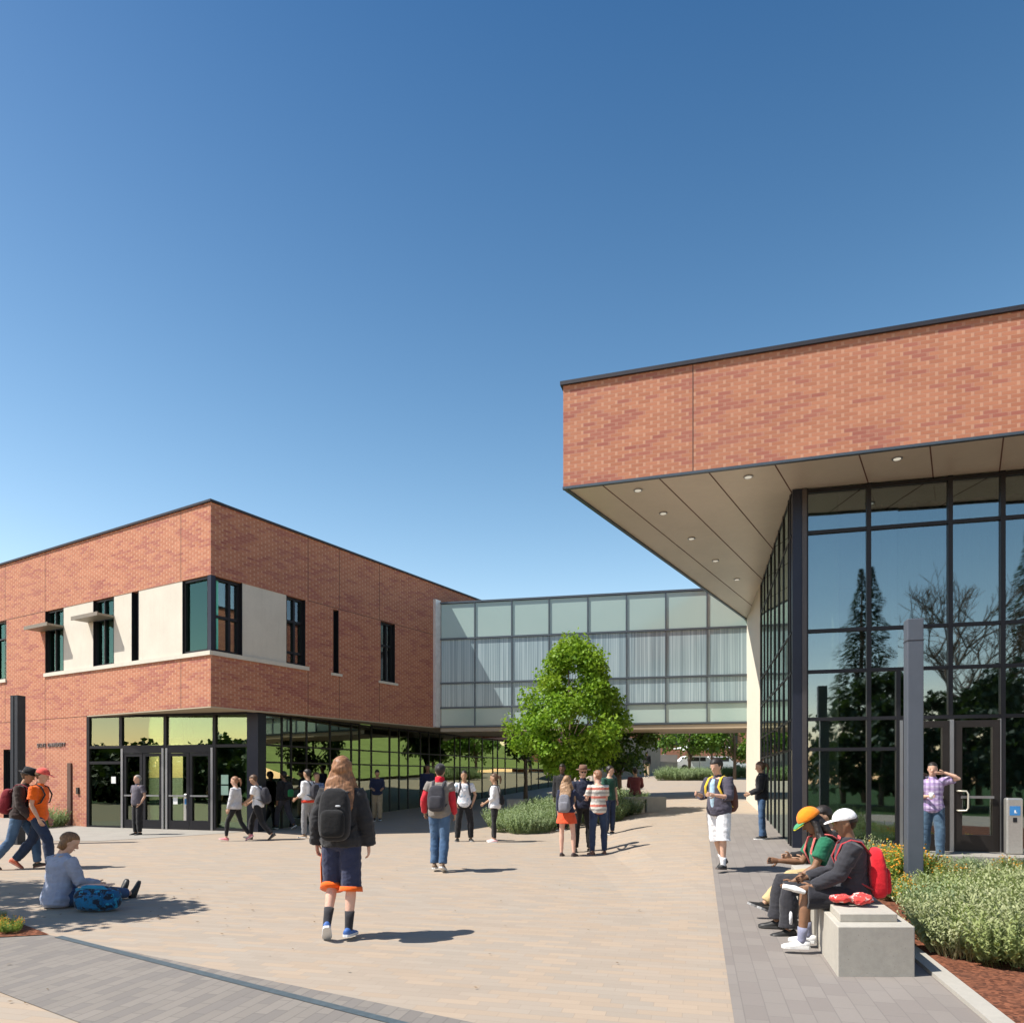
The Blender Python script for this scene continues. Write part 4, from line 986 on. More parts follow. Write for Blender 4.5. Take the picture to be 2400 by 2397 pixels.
class Person:
    def __init__(s, label, pos, yaw, H=1.74, lean=(0, 0), head=(0, 0, 0), L=None, Rr=None, aL=None, aR=None, skin_='fair', vox=.016, female=False, seat=None, group=None, build_=1.0, fold=1.0):
        """L/Rr: (thigh dir, shin dir, foot pitch deg, foot yaw deg); aL/aR: (upper dir, fore dir, hand dir, curl)"""
        PCOUNT[0] += 1; s.seed = PCOUNT[0]; s.k = H / 1.74; k = s.k; s.vox = vox; s.fem = female; s.bw = build_
        s.skin = skin(skin_)
        up = nz_((lean[0], lean[1], 1)); s.up = up
        # local frame
        s.leg = {}; s.arm = {}
        dL = ((0, .06, -1), (0, -.04, -1), 0, 6); dA = ((.12, .02, -1), (.04, .16, -1), None, .5)
        L = L or dL; Rr = Rr or dL; aL = aL or dA; aR = aR or dA
        hipw = .088 * k
        pel = V((0, 0, 0))
        low = 0; joints = {}
        for sd, sp in ((-1, L), (1, Rr)):
            hj = pel + V((sd * hipw, 0, -.03 * k)); kn = hj + nz_((sp[0][0] * sd, sp[0][1], sp[0][2])) * .435 * k; an = kn + nz_((sp[1][0] * sd, sp[1][1], sp[1][2])) * .425 * k
            fp, fy = R(sp[2]), R(sp[3]) * sd
            fd = V((math.sin(fy) * math.cos(fp), math.cos(fy) * math.cos(fp), math.sin(fp))); fu = V((-math.sin(fy) * math.sin(fp), -math.cos(fy) * math.sin(fp), math.cos(fp)))
            toe = an + fd * .17 * k - fu * .075 * k; heel = an - fd * .06 * k - fu * .075 * k
            low = min(low, toe.z, heel.z); s.leg[sd] = (hj, kn, an, fd, fu)
        pz = -low if seat is None else seat + .115 * k
        s.pz = pz; off = V((0, 0, pz)); s.pel = pel + off
        for sd in s.leg: a = s.leg[sd]; s.leg[sd] = (a[0] + off, a[1] + off, a[2] + off, a[3], a[4])
        s.pos = V(pos); s.yaw = -R(yaw)
        s.root = empty('person', s.pos, label, 'person', group, s.yaw)
        s.M = Matrix.Translation(s.pos) @ Matrix.Rotation(s.yaw, 4, 'Z')
        s.side = V((1, 0, 0)); s.side = (s.side - up * s.side.dot(up)).normalized(); s.fr = up.cross(s.side)   # fr points forward
        if s.fr.y < 0: s.fr = -s.fr
        s.shw = (.168 if not female else .148) * k * s.bw
        sc = s.pel + up * .455 * k
        for sd, sp in ((-1, aL), (1, aR)):
            sh = sc + s.side * sd * s.shw; el = sh + nz_((sp[0][0] * sd, sp[0][1], sp[0][2])) * .285 * k; wr = el + nz_((sp[1][0] * sd, sp[1][1], sp[1][2])) * .25 * k
            hd = nz_((sp[2][0] * sd, sp[2][1], sp[2][2])) if sp[2] else (wr - el).normalized()
            s.arm[sd] = (sh, el, wr, hd, sp[3] if len(sp) > 3 else .5)
        # head frame
        hp, hyaw, hroll = [R(a) for a in head]       # pitch down positive, yaw to the right positive
        s.nb = s.pel + up * .52 * k
        Mh = Matrix.Rotation(-hyaw, 3, 'Z') @ Matrix.Rotation(-hp, 3, 'X') @ Matrix.Rotation(hroll, 3, 'Y')
        s.hs, s.hf, s.hu = Mh @ V((1, 0, 0)), Mh @ V((0, 1, 0)), Mh @ V((0, 0, 1))
        s.hb = s.nb + (up * .5 + s.hu * .5).normalized() * .05 * k + s.hf * .012 * k
        s.body()
    TOR = [(-.11, .07, .07), (-.075, .140, .105), (0, .160, .118), (.09, .142, .108), (.18, .135, .103), (.29, .155, .114), (.38, .168, .115), (.44, .165, .100), (.485, .125, .080), (.515, .07, .06)]
    def torso(s, mb, a=0, lo=-.11, hi=.52, flare=0, belly=0):
        k = s.k; pts = []; rad = []
        for h, x, y in s.TOR:
            if h < lo - 1e-6 or h > hi + 1e-6: continue
            if s.fem and .05 < h < .25: x *= .9
            x *= s.bw; y *= s.bw
            f = flare * max(0, (.25 - h)) ; bl = belly * math.exp(-((h - .14) / .12) ** 2)
            pts.append(s.pel + s.up * h * k + s.fr * bl * .5); rad.append(((x + a + f) * k, (y + a + f + bl * .5) * k))
        mb.loft(pts, rad, s.side, 18)
    def body(s):
        k = s.k; mb = MB(); s.torso(mb)
        mb.loft([s.pel + s.up * .47 * k, s.nb + s.up * .02 * k, s.hb + s.hu * .06 * k], [.066 * k, .055 * k, .052 * k], s.side, 12)
        # head
        HR = [(-.012, .022, .022, .052), (0, .038, .036, .042), (.03, .053, .058, .026), (.065, .064, .078, .012), (.10, .071, .090, .004), (.135, .075, .097, -.002), (.17, .072, .094, -.006), (.20, .060, .078, -.008), (.222, .040, .052, -.010), (.232, .014, .02, -.010)]
        mb.loft([s.hb + s.hu * h * k + s.hf * (o + .005) * k for h, a, b, o in HR], [(a * k, b * k) for h, a, b, o in HR], s.hs, 18)
        hp = lambda x, y, z: s.hb + s.hs * x * k + s.hf * y * k + s.hu * z * k
        mb.loft([hp(0, .088, .118), hp(0, .104, .095), hp(0, .116, .078), hp(0, .098, .070)], [(.008 * k, .008 * k), (.011 * k, .010 * k), (.016 * k, .011 * k), (.010 * k, .008 * k)], s.hs, 8)
        for sd in (-1, 1):
            mb.ell(hp(sd * .077, -.005, .105), (.009 * k, .018 * k, .030 * k), (s.hs, s.hf, s.hu), nu=8, nv=6)
            hj, kn, an, fd, fu = s.leg[sd]
            mb.loft([hj + V((0, 0, .03)) * k, hj.lerp(kn, .25), hj.lerp(kn, .6), kn, kn.lerp(an, .28), kn.lerp(an, .6), an, an - fu * .03 * k], [.082 * k, .080 * k, .064 * k, .050 * k, .055 * k, .044 * k, .033 * k, .036 * k], s.side, 12)
            sh, el, wr, hd, cu = s.arm[sd]
            mb.loft([sh - s.side * sd * .05 * k, sh, sh.lerp(el, .35), el, el.lerp(wr, .3), wr], [.045 * k, .052 * k, .045 * k, .036 * k, .038 * k, .025 * k], s.side, 12)
            # palm
            pn = s.side * -sd; pn = (pn - hd * pn.dot(hd)).normalized(); wv = hd.cross(pn)      # palm faces the body
            if wv.y < 0: wv = -wv
            s.arm[sd] = (sh, el, wr, hd, cu, pn, wv)
            mb.loft([wr - hd * .01 * k, wr + hd * .03 * k, wr + hd * .075 * k, wr + hd * .092 * k], [(.022 * k, .017 * k), (.034 * k, .017 * k), (.040 * k, .015 * k), (.036 * k, .012 * k)], wv, 10)
        me = fuse(mb, 'body', s.vox * k, 2)
        # fingers and thumb, rooted inside the palm; eyes and lips
        ex = MB()
        for sd in (-1, 1):
            sh, el, wr, hd, cu, pn, wv = s.arm[sd]
            for i, (o, ln) in enumerate(((.028, .070), (.010, .078), (-.008, .073), (-.026, .058))):
                r_ = .0082 * k; base = wr + hd * .082 * k + wv * o * k; a1 = .35 * cu; a2 = 1.1 * cu; a3 = 1.9 * cu
                d1 = hd * math.cos(a1) + pn * math.sin(a1); d2 = hd * math.cos(a2) + pn * math.sin(a2); d3 = hd * math.cos(a3) + pn * math.sin(a3)
                p1 = base + d1 * ln * .48 * k; p2 = p1 + d2 * ln * .3 * k; p3 = p2 + d3 * ln * .26 * k
                ex.loft([base - hd * .02 * k, base, p1, p2, p3], [r_, r_ * 1.05, r_, r_ * .92, r_ * .6], wv, 6)
            b = wr + hd * .025 * k + wv * .026 * k; d = (wv * .8 + hd * .75 + pn * .35).normalized(); p1 = b + d * .036 * k; p2 = p1 + (hd * .9 + wv * .25 + pn * .3).normalized() * .036 * k
            ex.loft([b - wv * .012 * k, b, p1, p2], [.011 * k, .012 * k, .0105 * k, .007 * k], pn, 6)
        ex.cur = 1
        for sd in (-1, 1):
            ex.ell(hp(sd * .030, .0885, .112), (.011 * k, .006 * k, .0055 * k), (s.hs, s.hf, s.hu), nu=8, nv=5)
            ex.ell(hp(sd * .030, .092, .129), (.017 * k, .007 * k, .0035 * k), (s.hs, s.hf, s.hu), nu=8, nv=5)
        ex.cur = 2
        ex.ell(hp(0, .090, .044), (.021 * k, .008 * k, .0065 * k), (s.hs, s.hf, s.hu), nu=8, nv=5)
        me2 = ex.mesh('ex', [])
        bm = bmesh.new(); bm.from_mesh(me); bm.from_mesh(me2)
        for f in bm.faces: f.smooth = True
        bm.to_mesh(me); bm.free(); bpy.data.meshes.remove(me2)
        me.materials.clear(); [me.materials.append(m) for m in (s.skin, plain('eye_dark', (.03, .02, .015), .3), plain('lips', (.36, .13, .11), .5))]
        s.bodyo = s.child('body', me)
        return s
    def child(s, name, me, m=None, parent=None):
        if m: me.materials.clear(); me.materials.append(m)
        o = bpy.data.objects.new(name, me); COL.objects.link(o); o.parent = parent or s.root
        return o
    def part(s, name, mb, m, fusev=None, wr=0, smooth=2, parent=None):
        if fusev: me = fuse(mb, name, fusev * s.k, smooth, wr * s.k, 9, s.seed * 3.1); 
        else:
            me = mb.mesh(name, [m] if not isinstance(m, list) else m, True)
            bm = bmesh.new(); bm.from_mesh(me); bmesh.ops.recalc_face_normals(bm, faces=bm.faces); bm.to_mesh(me); bm.free()
        if fusev: me.materials.clear(); me.materials.append(m)
        return s.child(name, me, parent=parent)
    # ---- garments
    def top(s, m, sleeve=.45, a=.014, hem=-.06, collar=False, flare=.05, sl_m=None, name='shirt', belly=0, hood=False, cuff=.0):
        k = s.k; mb = MB(); s.torso(mb, a, hem - .02, .50, flare, belly)
        for sd in (-1, 1):
            sh, el, wr = s.arm[sd][:3]
            pts = [sh - s.side * sd * .07 * k, sh, sh.lerp(el, .4)]; rad = [.055 + a * .8, .060 + a, .055 + a]
            if sleeve <= .5: pts.append(sh.lerp(el, .35 + sleeve * .7)); rad.append(.054 + a * 1.3)
            else:
                pts += [el, el.lerp(wr, .4)]; rad += [.044 + a, .042 + a]; pts.append(el.lerp(wr, min(1.0, (sleeve - .5) * 2))); rad.append(.030 + a + cuff)
            mb.loft(pts, [x * k for x in rad], s.side, 12)
        if collar or hood:
            mb.loft([s.pel + s.up * .47 * k, s.nb + s.up * .0 * k + s.fr * .005, s.nb + s.up * (.025) * k], [.085 * k, .072 * k, .066 * k], s.side, 12)
        if hood: mb.ell(s.pel + s.up * .475 * k - s.fr * .075 * k, (.10 * k, .055 * k, .055 * k), (s.side, s.fr, s.up), nu=12, nv=8)
        o = s.part(name, mb, m, s.vox, .0105 * (1.25 if a > .02 else 1))
        return o
    def legs_(s, m, frac=1.0, a=.012, loose=.0, hem=.0, name='trousers', waist=.05):
        """frac 1 = to the ankle; .5 = knee"""
        k = s.k; mb = MB(); s.torso(mb, a, -.11, waist + .04)
        for sd in (-1, 1):
            hj, kn, an, fd, fu = s.leg[sd]
            P = [(hj + V((0, 0, .04)) * k, .088), (hj.lerp(kn, .25), .086 + loose * .3), (hj.lerp(kn, .6), .070 + loose * .7), (kn, .056 + loose)]
            if frac > .55: P += [(kn.lerp(an, .3), .060 + loose), (kn.lerp(an, .65), .050 + loose)]
            f2 = (frac - .5) * 2
            if frac > .55: P.append((kn.lerp(an, f2 * 1.0), .041 + loose + hem))
            elif frac > .5: P.append((kn.lerp(an, f2), .060 + loose + hem))
            else: P = P[:3]; P.append((hj.lerp(kn, frac * 2), .068 + loose + hem))
            mb.loft([p for p, r_ in P], [(r_ + a) * k for p, r_ in P], s.side, 14)
        return s.part(name, mb, m, s.vox, .0095)
    def skirt(s, m, ln=.28, fl=.10):
        k = s.k; mb = MB(); mb.loft([s.pel + s.up * .10 * k, s.pel, s.pel - V((0, 0, ln * .5)) * k, s.pel - V((0, 0, ln)) * k], [(.15 * k, .115 * k), (.178 * k, .135 * k), (.19 * k + fl * .4 * k, .15 * k + fl * .3 * k), (.19 * k + fl * k * .8, .16 * k + fl * .6 * k)], s.side, 20)
        return s.part('skirt', mb, m, s.vox, .010)
    def shoes(s, m, sole=(.7, .7, .68), sock=None, sockh=.18, boots=False):
        k = s.k; sm = plain('sole_%d' % int(sole[0] * 100), sole, .7)
        for sd in (-1, 1):
            hj, kn, an, fd, fu = s.leg[sd]; ws = fd.cross(fu); mb = MB()
            b = an - fu * .045 * k
            seq = [(-.075, .018, .028, 0), (-.065, .032, .040, .003), (-.03, .038, .050, .010), (.01, .041, .050, .008), (.06, .044, .036, -.004), (.11, .047, .028, -.010), (.155, .040, .022, -.014), (.178, .020, .014, -.018)]
            mb.loft([b + fd * x * k + fu * z * k for x, a_, c, z in seq], [(a_ * k, c * k) for x, a_, c, z in seq], ws, 12)
            # flatten under the sole
            pl = an - fu * .063 * k
            for i, v in enumerate(mb.v):
                v = V(v); h = (v - pl).dot(fu)
                if h < 0: mb.v[i] = tuple(v - fu * h)
            o = s.part('shoe', mb, m)
            so = MB(); seq2 = [(-.078, .020), (-.06, .036), (0, .042), (.06, .045), (.11, .049), (.155, .042), (.182, .018)]
            top = [(pl + fd * x * k + ws * w_ * k * sg) for sg in (1,) for x, w_ in seq2] + [(pl + fd * x * k - ws * w_ * k) for x, w_ in seq2[::-1]]
            t2 = [p + fu * .012 * k for p in top]; b2 = [p - fu * .012 * k for p in top]; n = len(top)
            so.face(t2); so.face(b2[::-1])
            for i in range(n): so.face([b2[i], b2[(i+1) % n], t2[(i+1) % n], t2[i]])
            me = so.mesh('sole', [sm]); s.child('sole', me, parent=o)
            if sock:
                q = MB(); q.loft([an - fu * .02 * k, an, an.lerp(kn, sockh * .6), an.lerp(kn, sockh)], [.040 * k, .040 * k, .045 * k, .050 * k], ws, 12); s.part('sock', q, sock)
    # ---- hair and headgear
    def hp(s, x, y, z): return s.hb + (s.hs * x + s.hf * y + s.hu * z) * s.k
    def hair(s, m, kind='short', ln=.3, vol=1.0):
        k = s.k; mb = MB()
        def f(q):
            if q.y > .035 * k and q.z < .026 * k: q.y = .035 * k + (q.y - .035 * k) * .2
            if q.y > .0 and q.z < .03 * k: q.x *= .86
            if q.z < -.04 * k: q.x *= .86; q.y *= .9
            return q
        mb.ell(s.hp(0, -.012, .135), (.087 * k * vol, .113 * k * vol, .112 * k * vol), (s.hs, s.hf, s.hu), nu=22, nv=16, f=f)
        if kind == 'long':
            b0 = s.hp(0, -.055, .12); d = V((0, 0, -1)); bk = -s.fr
            mb.loft([s.hp(0, -.04, .17), s.hp(0, -.062, .09), s.hp(0, -.075, .02), s.nb + bk * .10 * k - V((0, 0, .05)) * k, s.nb + bk * .145 * k - V((0, 0, ln * .55)) * k, s.nb + bk * .15 * k - V((0, 0, ln)) * k],
                    [(.06 * k, .05 * k), (.095 * k * vol, .055 * k), (.115 * k * vol, .055 * k), (.13 * k * vol, .045 * k), (.125 * k * vol, .035 * k), (.06 * k * vol, .018 * k)], s.side, 16)
            for sd in (-1, 1):
                mb.loft([s.hp(sd * .065, .0, .13), s.hp(sd * .088, .0, .06), s.nb + s.side * sd * .12 * k + s.fr * .03 * k - V((0, 0, .02)) * k, s.nb + s.side * sd * .17 * k + s.fr * .02 * k - V((0, 0, ln * .5)) * k, s.nb + s.side * sd * .19 * k - s.fr * .02 * k - V((0, 0, ln * .95)) * k], [.03 * k, .036 * k, .045 * k, .04 * k, .015 * k], s.side, 8)
        if kind == 'pony':
            mb.loft([s.hp(0, -.09, .17), s.hp(0, -.15, .16), s.hp(0, -.17, .06), s.hp(0, -.15, -.04)], [.02 * k, .035 * k, .032 * k, .01 * k], s.hs, 8)
        if kind == 'bob': mb.loft([s.hp(0, -.03, .15), s.hp(0, -.045, .06), s.hp(0, -.05, .0)], [(.085 * k, .07 * k), (.092 * k, .065 * k), (.07 * k, .05 * k)], s.hs, 14)
        return s.part('hair', mb, m, .010 if kind != 'long' else .011, .006 if kind != 'long' else .012, 1)
    def cap(s, m, brim=None, back=False, name='cap', bm_=None, dome=1.0):
        k = s.k; mb = MB(); sg = -1 if back else 1
        def f(q):
            if q.z < 0: q.z *= .12
            return q
        mb.ell(s.hp(0, -.004, .150), (.086 * k * dome, .108 * k * dome, .098 * k * dome), (s.hs, s.hf, s.hu), nu=20, nv=14, f=f)
        o = s.part(name, mb, m)
        if brim != 0:
            b = MB(); b.loft([s.hp(0, sg * .06, .150), s.hp(0, sg * .10, .152), s.hp(0, sg * .145, .146), s.hp(0, sg * .178, .136), s.hp(0, sg * .188, .131)], [(.080 * k, .006 * k), (.078 * k, .006 * k), (.068 * k, .006 * k), (.045 * k, .005 * k), (.015 * k, .004 * k)], s.hs, 12)
            s.part('visor', b, bm_ or m, parent=o)
        return o
    def glasses(s):
        mb = MB(); k = s.k
        for sd in (-1, 1): mb.ell(s.hp(sd * .031, .099, .112), (.024 * k, .005 * k, .016 * k), (s.hs, s.hf, s.hu), nu=10, nv=6)
        mb.loft([s.hp(-.07, .06, .118), s.hp(-.04, .103, .120), s.hp(.04, .103, .120), s.hp(.07, .06, .118)], [.003 * k] * 4, s.hu, 5)
        s.part('sunglasses', mb, plain('dark_lens', (.01, .01, .012), .1))
    def W(s, p): return s.M @ p
    # ---- things they carry (top level)
    def backpack(s, m, label, m2=None, w_=.15, h_=.235, d_=.085, z=.23, straps=None, logo=False, dx=0, tilt=0, oneside=0):
        k = s.k; e = empty('backpack', s.W(s.pel + s.up * z * k - s.fr * .2 * k), label, 'backpack', None, s.yaw); inv = world_of(e).inverted() @ s.M
        bk = -s.fr; c = s.pel + s.up * z * k + bk * (.115 * s.bw + .025 + d_) * k + s.side * dx * k
        ax = (s.side, bk, s.up)
        def add(name, mb, mm, par=e, fz=False, sm=True, wr_=0):
            if fz: me = fuse(mb, name, .012, 1, wr_, 10, s.seed)
            else: me = mb.mesh(name, [mm], sm)
            me.materials.clear(); me.materials.append(mm); me.transform(inv)
            bm = bmesh.new(); bm.from_mesh(me); bmesh.ops.recalc_face_normals(bm, faces=bm.faces); bm.to_mesh(me); bm.free()
            o = bpy.data.objects.new(name, me); COL.objects.link(o); o.parent = e
            if par is not e: o.parent = par; 
            return o
        def taper(q):
            q.x *= 1 - .12 * max(0, q.z / (h_ * k)); q.y *= 1 - .25 * max(0, q.z / (h_ * k)); return q
        bag = add('bag', MB().ell(c, (w_ * k, d_ * k, h_ * k), ax, .55, 24, 18, taper), m, wr_=.004, fz=True)
        add('pocket', MB().ell(c + bk * d_ * .75 * k - s.up * h_ * .32 * k, (w_ * .78 * k, d_ * .62 * k, h_ * .52 * k), ax, .5, 18, 12), m2 or m)
        if logo:
            add('logo', MB().ell(c + bk * (d_ * .985) * k + s.up * h_ * .33 * k + s.side * .055 * k, (.026 * k, .004 * k, .009 * k), ax, .8, 10, 6), plain('pale_emblem', (.55, .56, .58), .5))
        for sd in (-1, 1):
            if oneside and sd != oneside: continue
            sh = s.pel + s.up * .48 * k + s.side * sd * (.095 * s.bw) * k
            P = [c + s.side * (sd * .08 - dx) * k + s.up * h_ * .75 * k - bk * d_ * .7 * k, s.pel + s.up * .50 * k + s.side * sd * .095 * k * s.bw + bk * .085 * k, s.pel + s.up * .522 * k + s.side * sd * .10 * s.bw * k, s.pel + s.up * .49 * k + s.side * sd * .105 * s.bw * k + s.fr * .085 * k, s.pel + s.up * .36 * k + s.side * sd * .115 * s.bw * k + s.fr * .148 * s.bw * k, s.pel + s.up * .22 * k + s.side * sd * .15 * s.bw * k + s.fr * .105 * s.bw * k, c + s.side * (sd * (w_ * .8) - dx) * k - s.up * h_ * .6 * k - bk * d_ * .8 * k]
            add('strap', MB().loft(P, [(.008 * k, .024 * k)] * len(P) if False else [(.024 * k, .009 * k)] * len(P), s.side, 8), straps or m)
        return e

def place(u, v, vh):
    """ground position of someone whose feet are at (u, v) and head top at row vh, and the height that follows"""
    q = gp(u, v); H = (v - vh) * q.y / F; H2 = max(1.58, min(1.86, H)); return q, H2
J = dict
stand = J()
def walk(f, a=.0):   # leg tuples for the leading / trailing leg, f = stride
    lead = ((.0, .55 * f, -1), (.0, .10 * f, -1), 12 * f, 4); trail = ((.0, -.32 * f, -1), (.0, -.85 * f, -1), -34 * f, 4)
    return lead, trail
c_black = cloth('black_cloth', (.018, .018, .02)); c_blackj = cloth('black_jacket', (.028, .028, .031)); c_char = cloth('charcoal_cloth', (.045, .045, .055))
c_white = cloth('white_cotton', (.74, .74, .76)); c_navy = cloth('navy_cloth', (.022, .028, .06)); c_jean = cloth('blue_jeans', (.05, .10, .19), 'jean', (.11, .19, .31)); c_djean = cloth('dark_jeans', (.022, .035, .075), 'jean', (.04, .07, .13))
c_khaki = cloth('khaki_cloth', (.36, .28, .18)); c_grey = cloth('grey_cloth', (.26, .26, .27)); c_orange = cloth('orange_cloth', (.80, .13, .015)); c_red = cloth('red_cloth', (.55, .03, .035))
c_lgrey = cloth('light_grey_cloth', (.50, .50, .52)); s_blk = plain('black_leather', (.02, .02, .02), .45); s_wht = plain('white_trainer', (.72, .72, .72), .6); s_pnk = plain('pink_trainer', (.70, .20, .22), .6)
h_blk = hairm((.018, .014, .012)); h_brn = hairm((.10, .055, .03)); h_red = hairm((.27, .12, .055)); h_gry = hairm((.28, .27, .26)); h_lbr = hairm((.22, .13, .07))
down = ((.10, .0, -1), (.03, .12, -1), None, .5)

# 1 -- foreground walker with black backpack
q, H = place(800, 2200, 1796)
P = Person('long-haired person walking away in black jacket and navy shorts with orange hems', q, 2, 1.70, (0, .03), (4, 2, 0), L=((.05, .16, -1), (.0, -.52, -1), -40, 16), Rr=((.03, .0, -1), (-.02, -.16, -1), -3, 8), aL=((.36, .02, -1), (.10, .30, -1), (.0, .25, -1), .7), aR=((.34, .0, -1), (.05, .22, -1), (.0, .2, -1), .6), skin_='pink', vox=.010, female=True, build_=1.06)
c_shorts = cloth('navy_mesh_shorts', (.030, .036, .075)); 
P.legs_(c_shorts, .53, .018, .026, .012, 'shorts'); P.top(c_blackj, 1.0, .034, -.08, True, .05, name='jacket', cuff=.010); 
hm = MB()
for sd in (-1, 1):
    hj, kn, an, fd, fu = P.leg[sd]; kk = P.k
    d_ = (an - kn).normalized(); c0 = kn.lerp(an, .025); hm.loft([c0, c0 + d_ * .024 * kk, c0 + d_ * .050 * kk], [.112 * kk, .116 * kk, .119 * kk], P.side, 20)
P.part('hem_trim', hm, c_orange)
st = MB(); hj, kn, an, fd, fu = P.leg[-1]; o_ = -P.side
st.loft([P.pel + o_ * .180 * P.k - V((0, 0, .03)), hj.lerp(kn, .5) + o_ * .112 * P.k, kn + o_ * .104 * P.k, kn.lerp(an, .05) + o_ * .108 * P.k], [(.010, .030), (.010, .034), (.011, .038), (.011, .040)], P.side, 8); P.part('side_stripe', st, c_orange)
P.shoes(plain('blue_trainer', (.05, .13, .38), .6), (.62, .64, .66), cloth('black_sock', (.03, .03, .035)), .40); P.hair(hairm((.26, .125, .06)), 'long', .36, 1.22)
P.backpack(cloth('black_nylon', (.016, .016, .018)), 'black nylon backpack with small pale emblem on the long-haired walker in navy shorts', cloth('black_nylon_pocket', (.012, .012, .013)), .155, .26, .095, .25, logo=True)

# 2 -- red sleeves, grey hooded vest, black backpack
q, H = place(1030, 2042, 1800)
P = Person('person in red-sleeved grey vest and dark beanie walking away with a dark backpack', q, 8, H, (0, .05), (6, -4, 0), L=((.0, .12, -1), (.0, -.10, -1), -4, 6), Rr=((.0, -.02, -1), (.0, -.30, -1), -22, 6), aL=((.42, -.05, -1), (.1, .7, -1), None, .8), aR=((.2, 0, -1), (.0, .6, -1), None, .8), skin_='tan', vox=.013)
P.legs_(c_jean, .98, .012, .012, .008); P.top(cloth('red_sleeves', (.50, .025, .04)), 1.0, .018, -.08, name='shirt'); P.top(cloth('grey_vest', (.21, .19, .17)), .10, .030, -.10, True, .04, name='vest')
P.shoes(plain('brown_suede', (.22, .15, .10), .8)); P.hair(h_blk); P.cap(cloth('black_beanie', (.03, .03, .035)), 0, name='beanie', dome=1.06)
sc_ = MB(); sc_.loft([P.nb - P.up * .03, P.nb + P.up * .045, P.nb + P.up * .075], [.085, .082, .07], P.side, 14); P.part('scarf', sc_, cloth('bright_red_cloth', (.68, .02, .04)), .012, .006)
P.backpack(c_char, 'dark slouching backpack on the person in the dark beanie', None, .15, .22, .08, .22)

# 3, 4 -- white shirts facing each other
q, H = place(1088, 1971, 1808)
P = Person('man in white printed T-shirt and black trousers standing with arms bent, facing the camera', q, 172, H, head=(6, 10, 0), L=((.16, .02, -1), (.02, -.02, -1), 0, 14), Rr=((.14, 0, -1), (.05, -.02, -1), 0, 16), aL=((.45, -.15, -1), (-.35, .35, -1), None, .8), aR=((.5, -.12, -1), (-.4, .3, -1), None, .8), skin_='tan', vox=.014)
P.legs_(c_black, .98, .012, .012); P.top(cloth('white_print_tee', (.72, .72, .75), 'blotch', (.66, .68, .72), (.35, .50, .62)), .42, .016, -.10); P.shoes(s_blk, (.25, .25, .25)); P.hair(h_blk)
P.backpack(c_char, 'dark backpack on the man in the white printed T-shirt', None, .13, .2, .07, .24)
q, H = place(1160, 1973, 1815)
P = Person('woman in loose white top and black leggings, side-on, facing the printed T-shirt man', q, -80, H, head=(4, 0, 0), L=((.06, .0, -1), (.0, -.04, -1), 0, 8), Rr=((.08, .12, -1), (.0, .05, -1), 0, 12), aL=((.1, .1, -1), (-.1, .8, -.5), None, .8), aR=((.05, .0, -1), (0, .1, -1), None, .5), skin_='tan', female=True, vox=.013)
P.legs_(c_black, .96, .004, -.002); P.top(c_white, .62, .020, -.10, False, .10); P.shoes(plain('pink_white_trainer', (.75, .45, .46), .6)); P.hair(h_brn, 'pony')
P.backpack(c_black, 'small black bag on the woman in the white top', None, .09, .13, .05, .12)

# 5 6 7 8 9 -- talking group
q, H = place(1328, 2006, 1824)
P = Person('long-haired woman in navy top and short orange skirt, back to the camera', q, 18, H, head=(4, 20, 0), L=((.06, .02, -1), (.0, -.03, -1), 0, 4), Rr=((.14, .02, -1), (.03, -.03, -1), 0, 12), aL=((.15, .1, -1), (.1, .3, -1), None, .5), aR=((.5, .6, -.7), (.2, .8, .4), None, .6), skin_='pink', female=True, vox=.013)
P.top(c_navy, .8, .014, -.04, False, .12); P.skirt(cloth('orange_red_skirt', (.66, .085, .03)), .24, .06); P.shoes(plain('dark_flat', (.06, .04, .04), .5), (.1, .08, .07)); P.hair(hairm((.30, .18, .10)), 'long', .30)
P.backpack(cloth('grey_canvas', (.20, .20, .23)), 'grey canvas backpack on the woman in the orange skirt', None, .13, .20, .07, .20)
q, H = place(1366, 1996, 1797)
P = Person('man in brown brimmed hat, sunglasses and dark clothes facing the camera in the talking group', q, 176, H, head=(6, 0, 0), L=((.1, .02, -1), (.03, -.02, -1), 0, 14), Rr=((.12, .02, -1), (.03, -.02, -1), 0, 14), aL=((.15, .2, -1), (.0, .8, -.4), None, .8), aR=((.15, .1, -1), (.0, .5, -.8), None, .8), skin_='fair', vox=.014)
P.legs_(c_black, .98, .012, .008); P.top(cloth('dark_navy_shirt', (.02, .024, .045)), .45, .014, -.08, True); P.shoes(s_blk, (.05, .05, .05)); P.hair(h_brn); P.glasses()
hb_ = MB(); hb_.loft([P.hp(0, 0, .155), P.hp(0, 0, .162)], [(.15, .17), (.15, .17)], P.hs, 20); hb_.loft([P.hp(0, 0, .155), P.hp(0, -.002, .20), P.hp(0, -.004, .255)], [(.092, .112), (.088, .106), (.07, .085)], P.hs, 18); P.part('hat', hb_, cloth('brown_felt', (.17, .09, .06)))
q, H = place(1402, 2003, 1808)
P = Person('man in red, grey and white striped T-shirt and dark jeans, back to camera', q, -14, H, head=(4, -22, 0), L=((.08, .02, -1), (.02, -.02, -1), 0, 10), Rr=((.10, .02, -1), (.02, -.02, -1), 0, 12), aL=((.2, .35, -1), (-.1, .9, .1), None, .8), aR=((.14, .3, -1), (-.1, .9, .1), None, .8), skin_='pink', vox=.012)
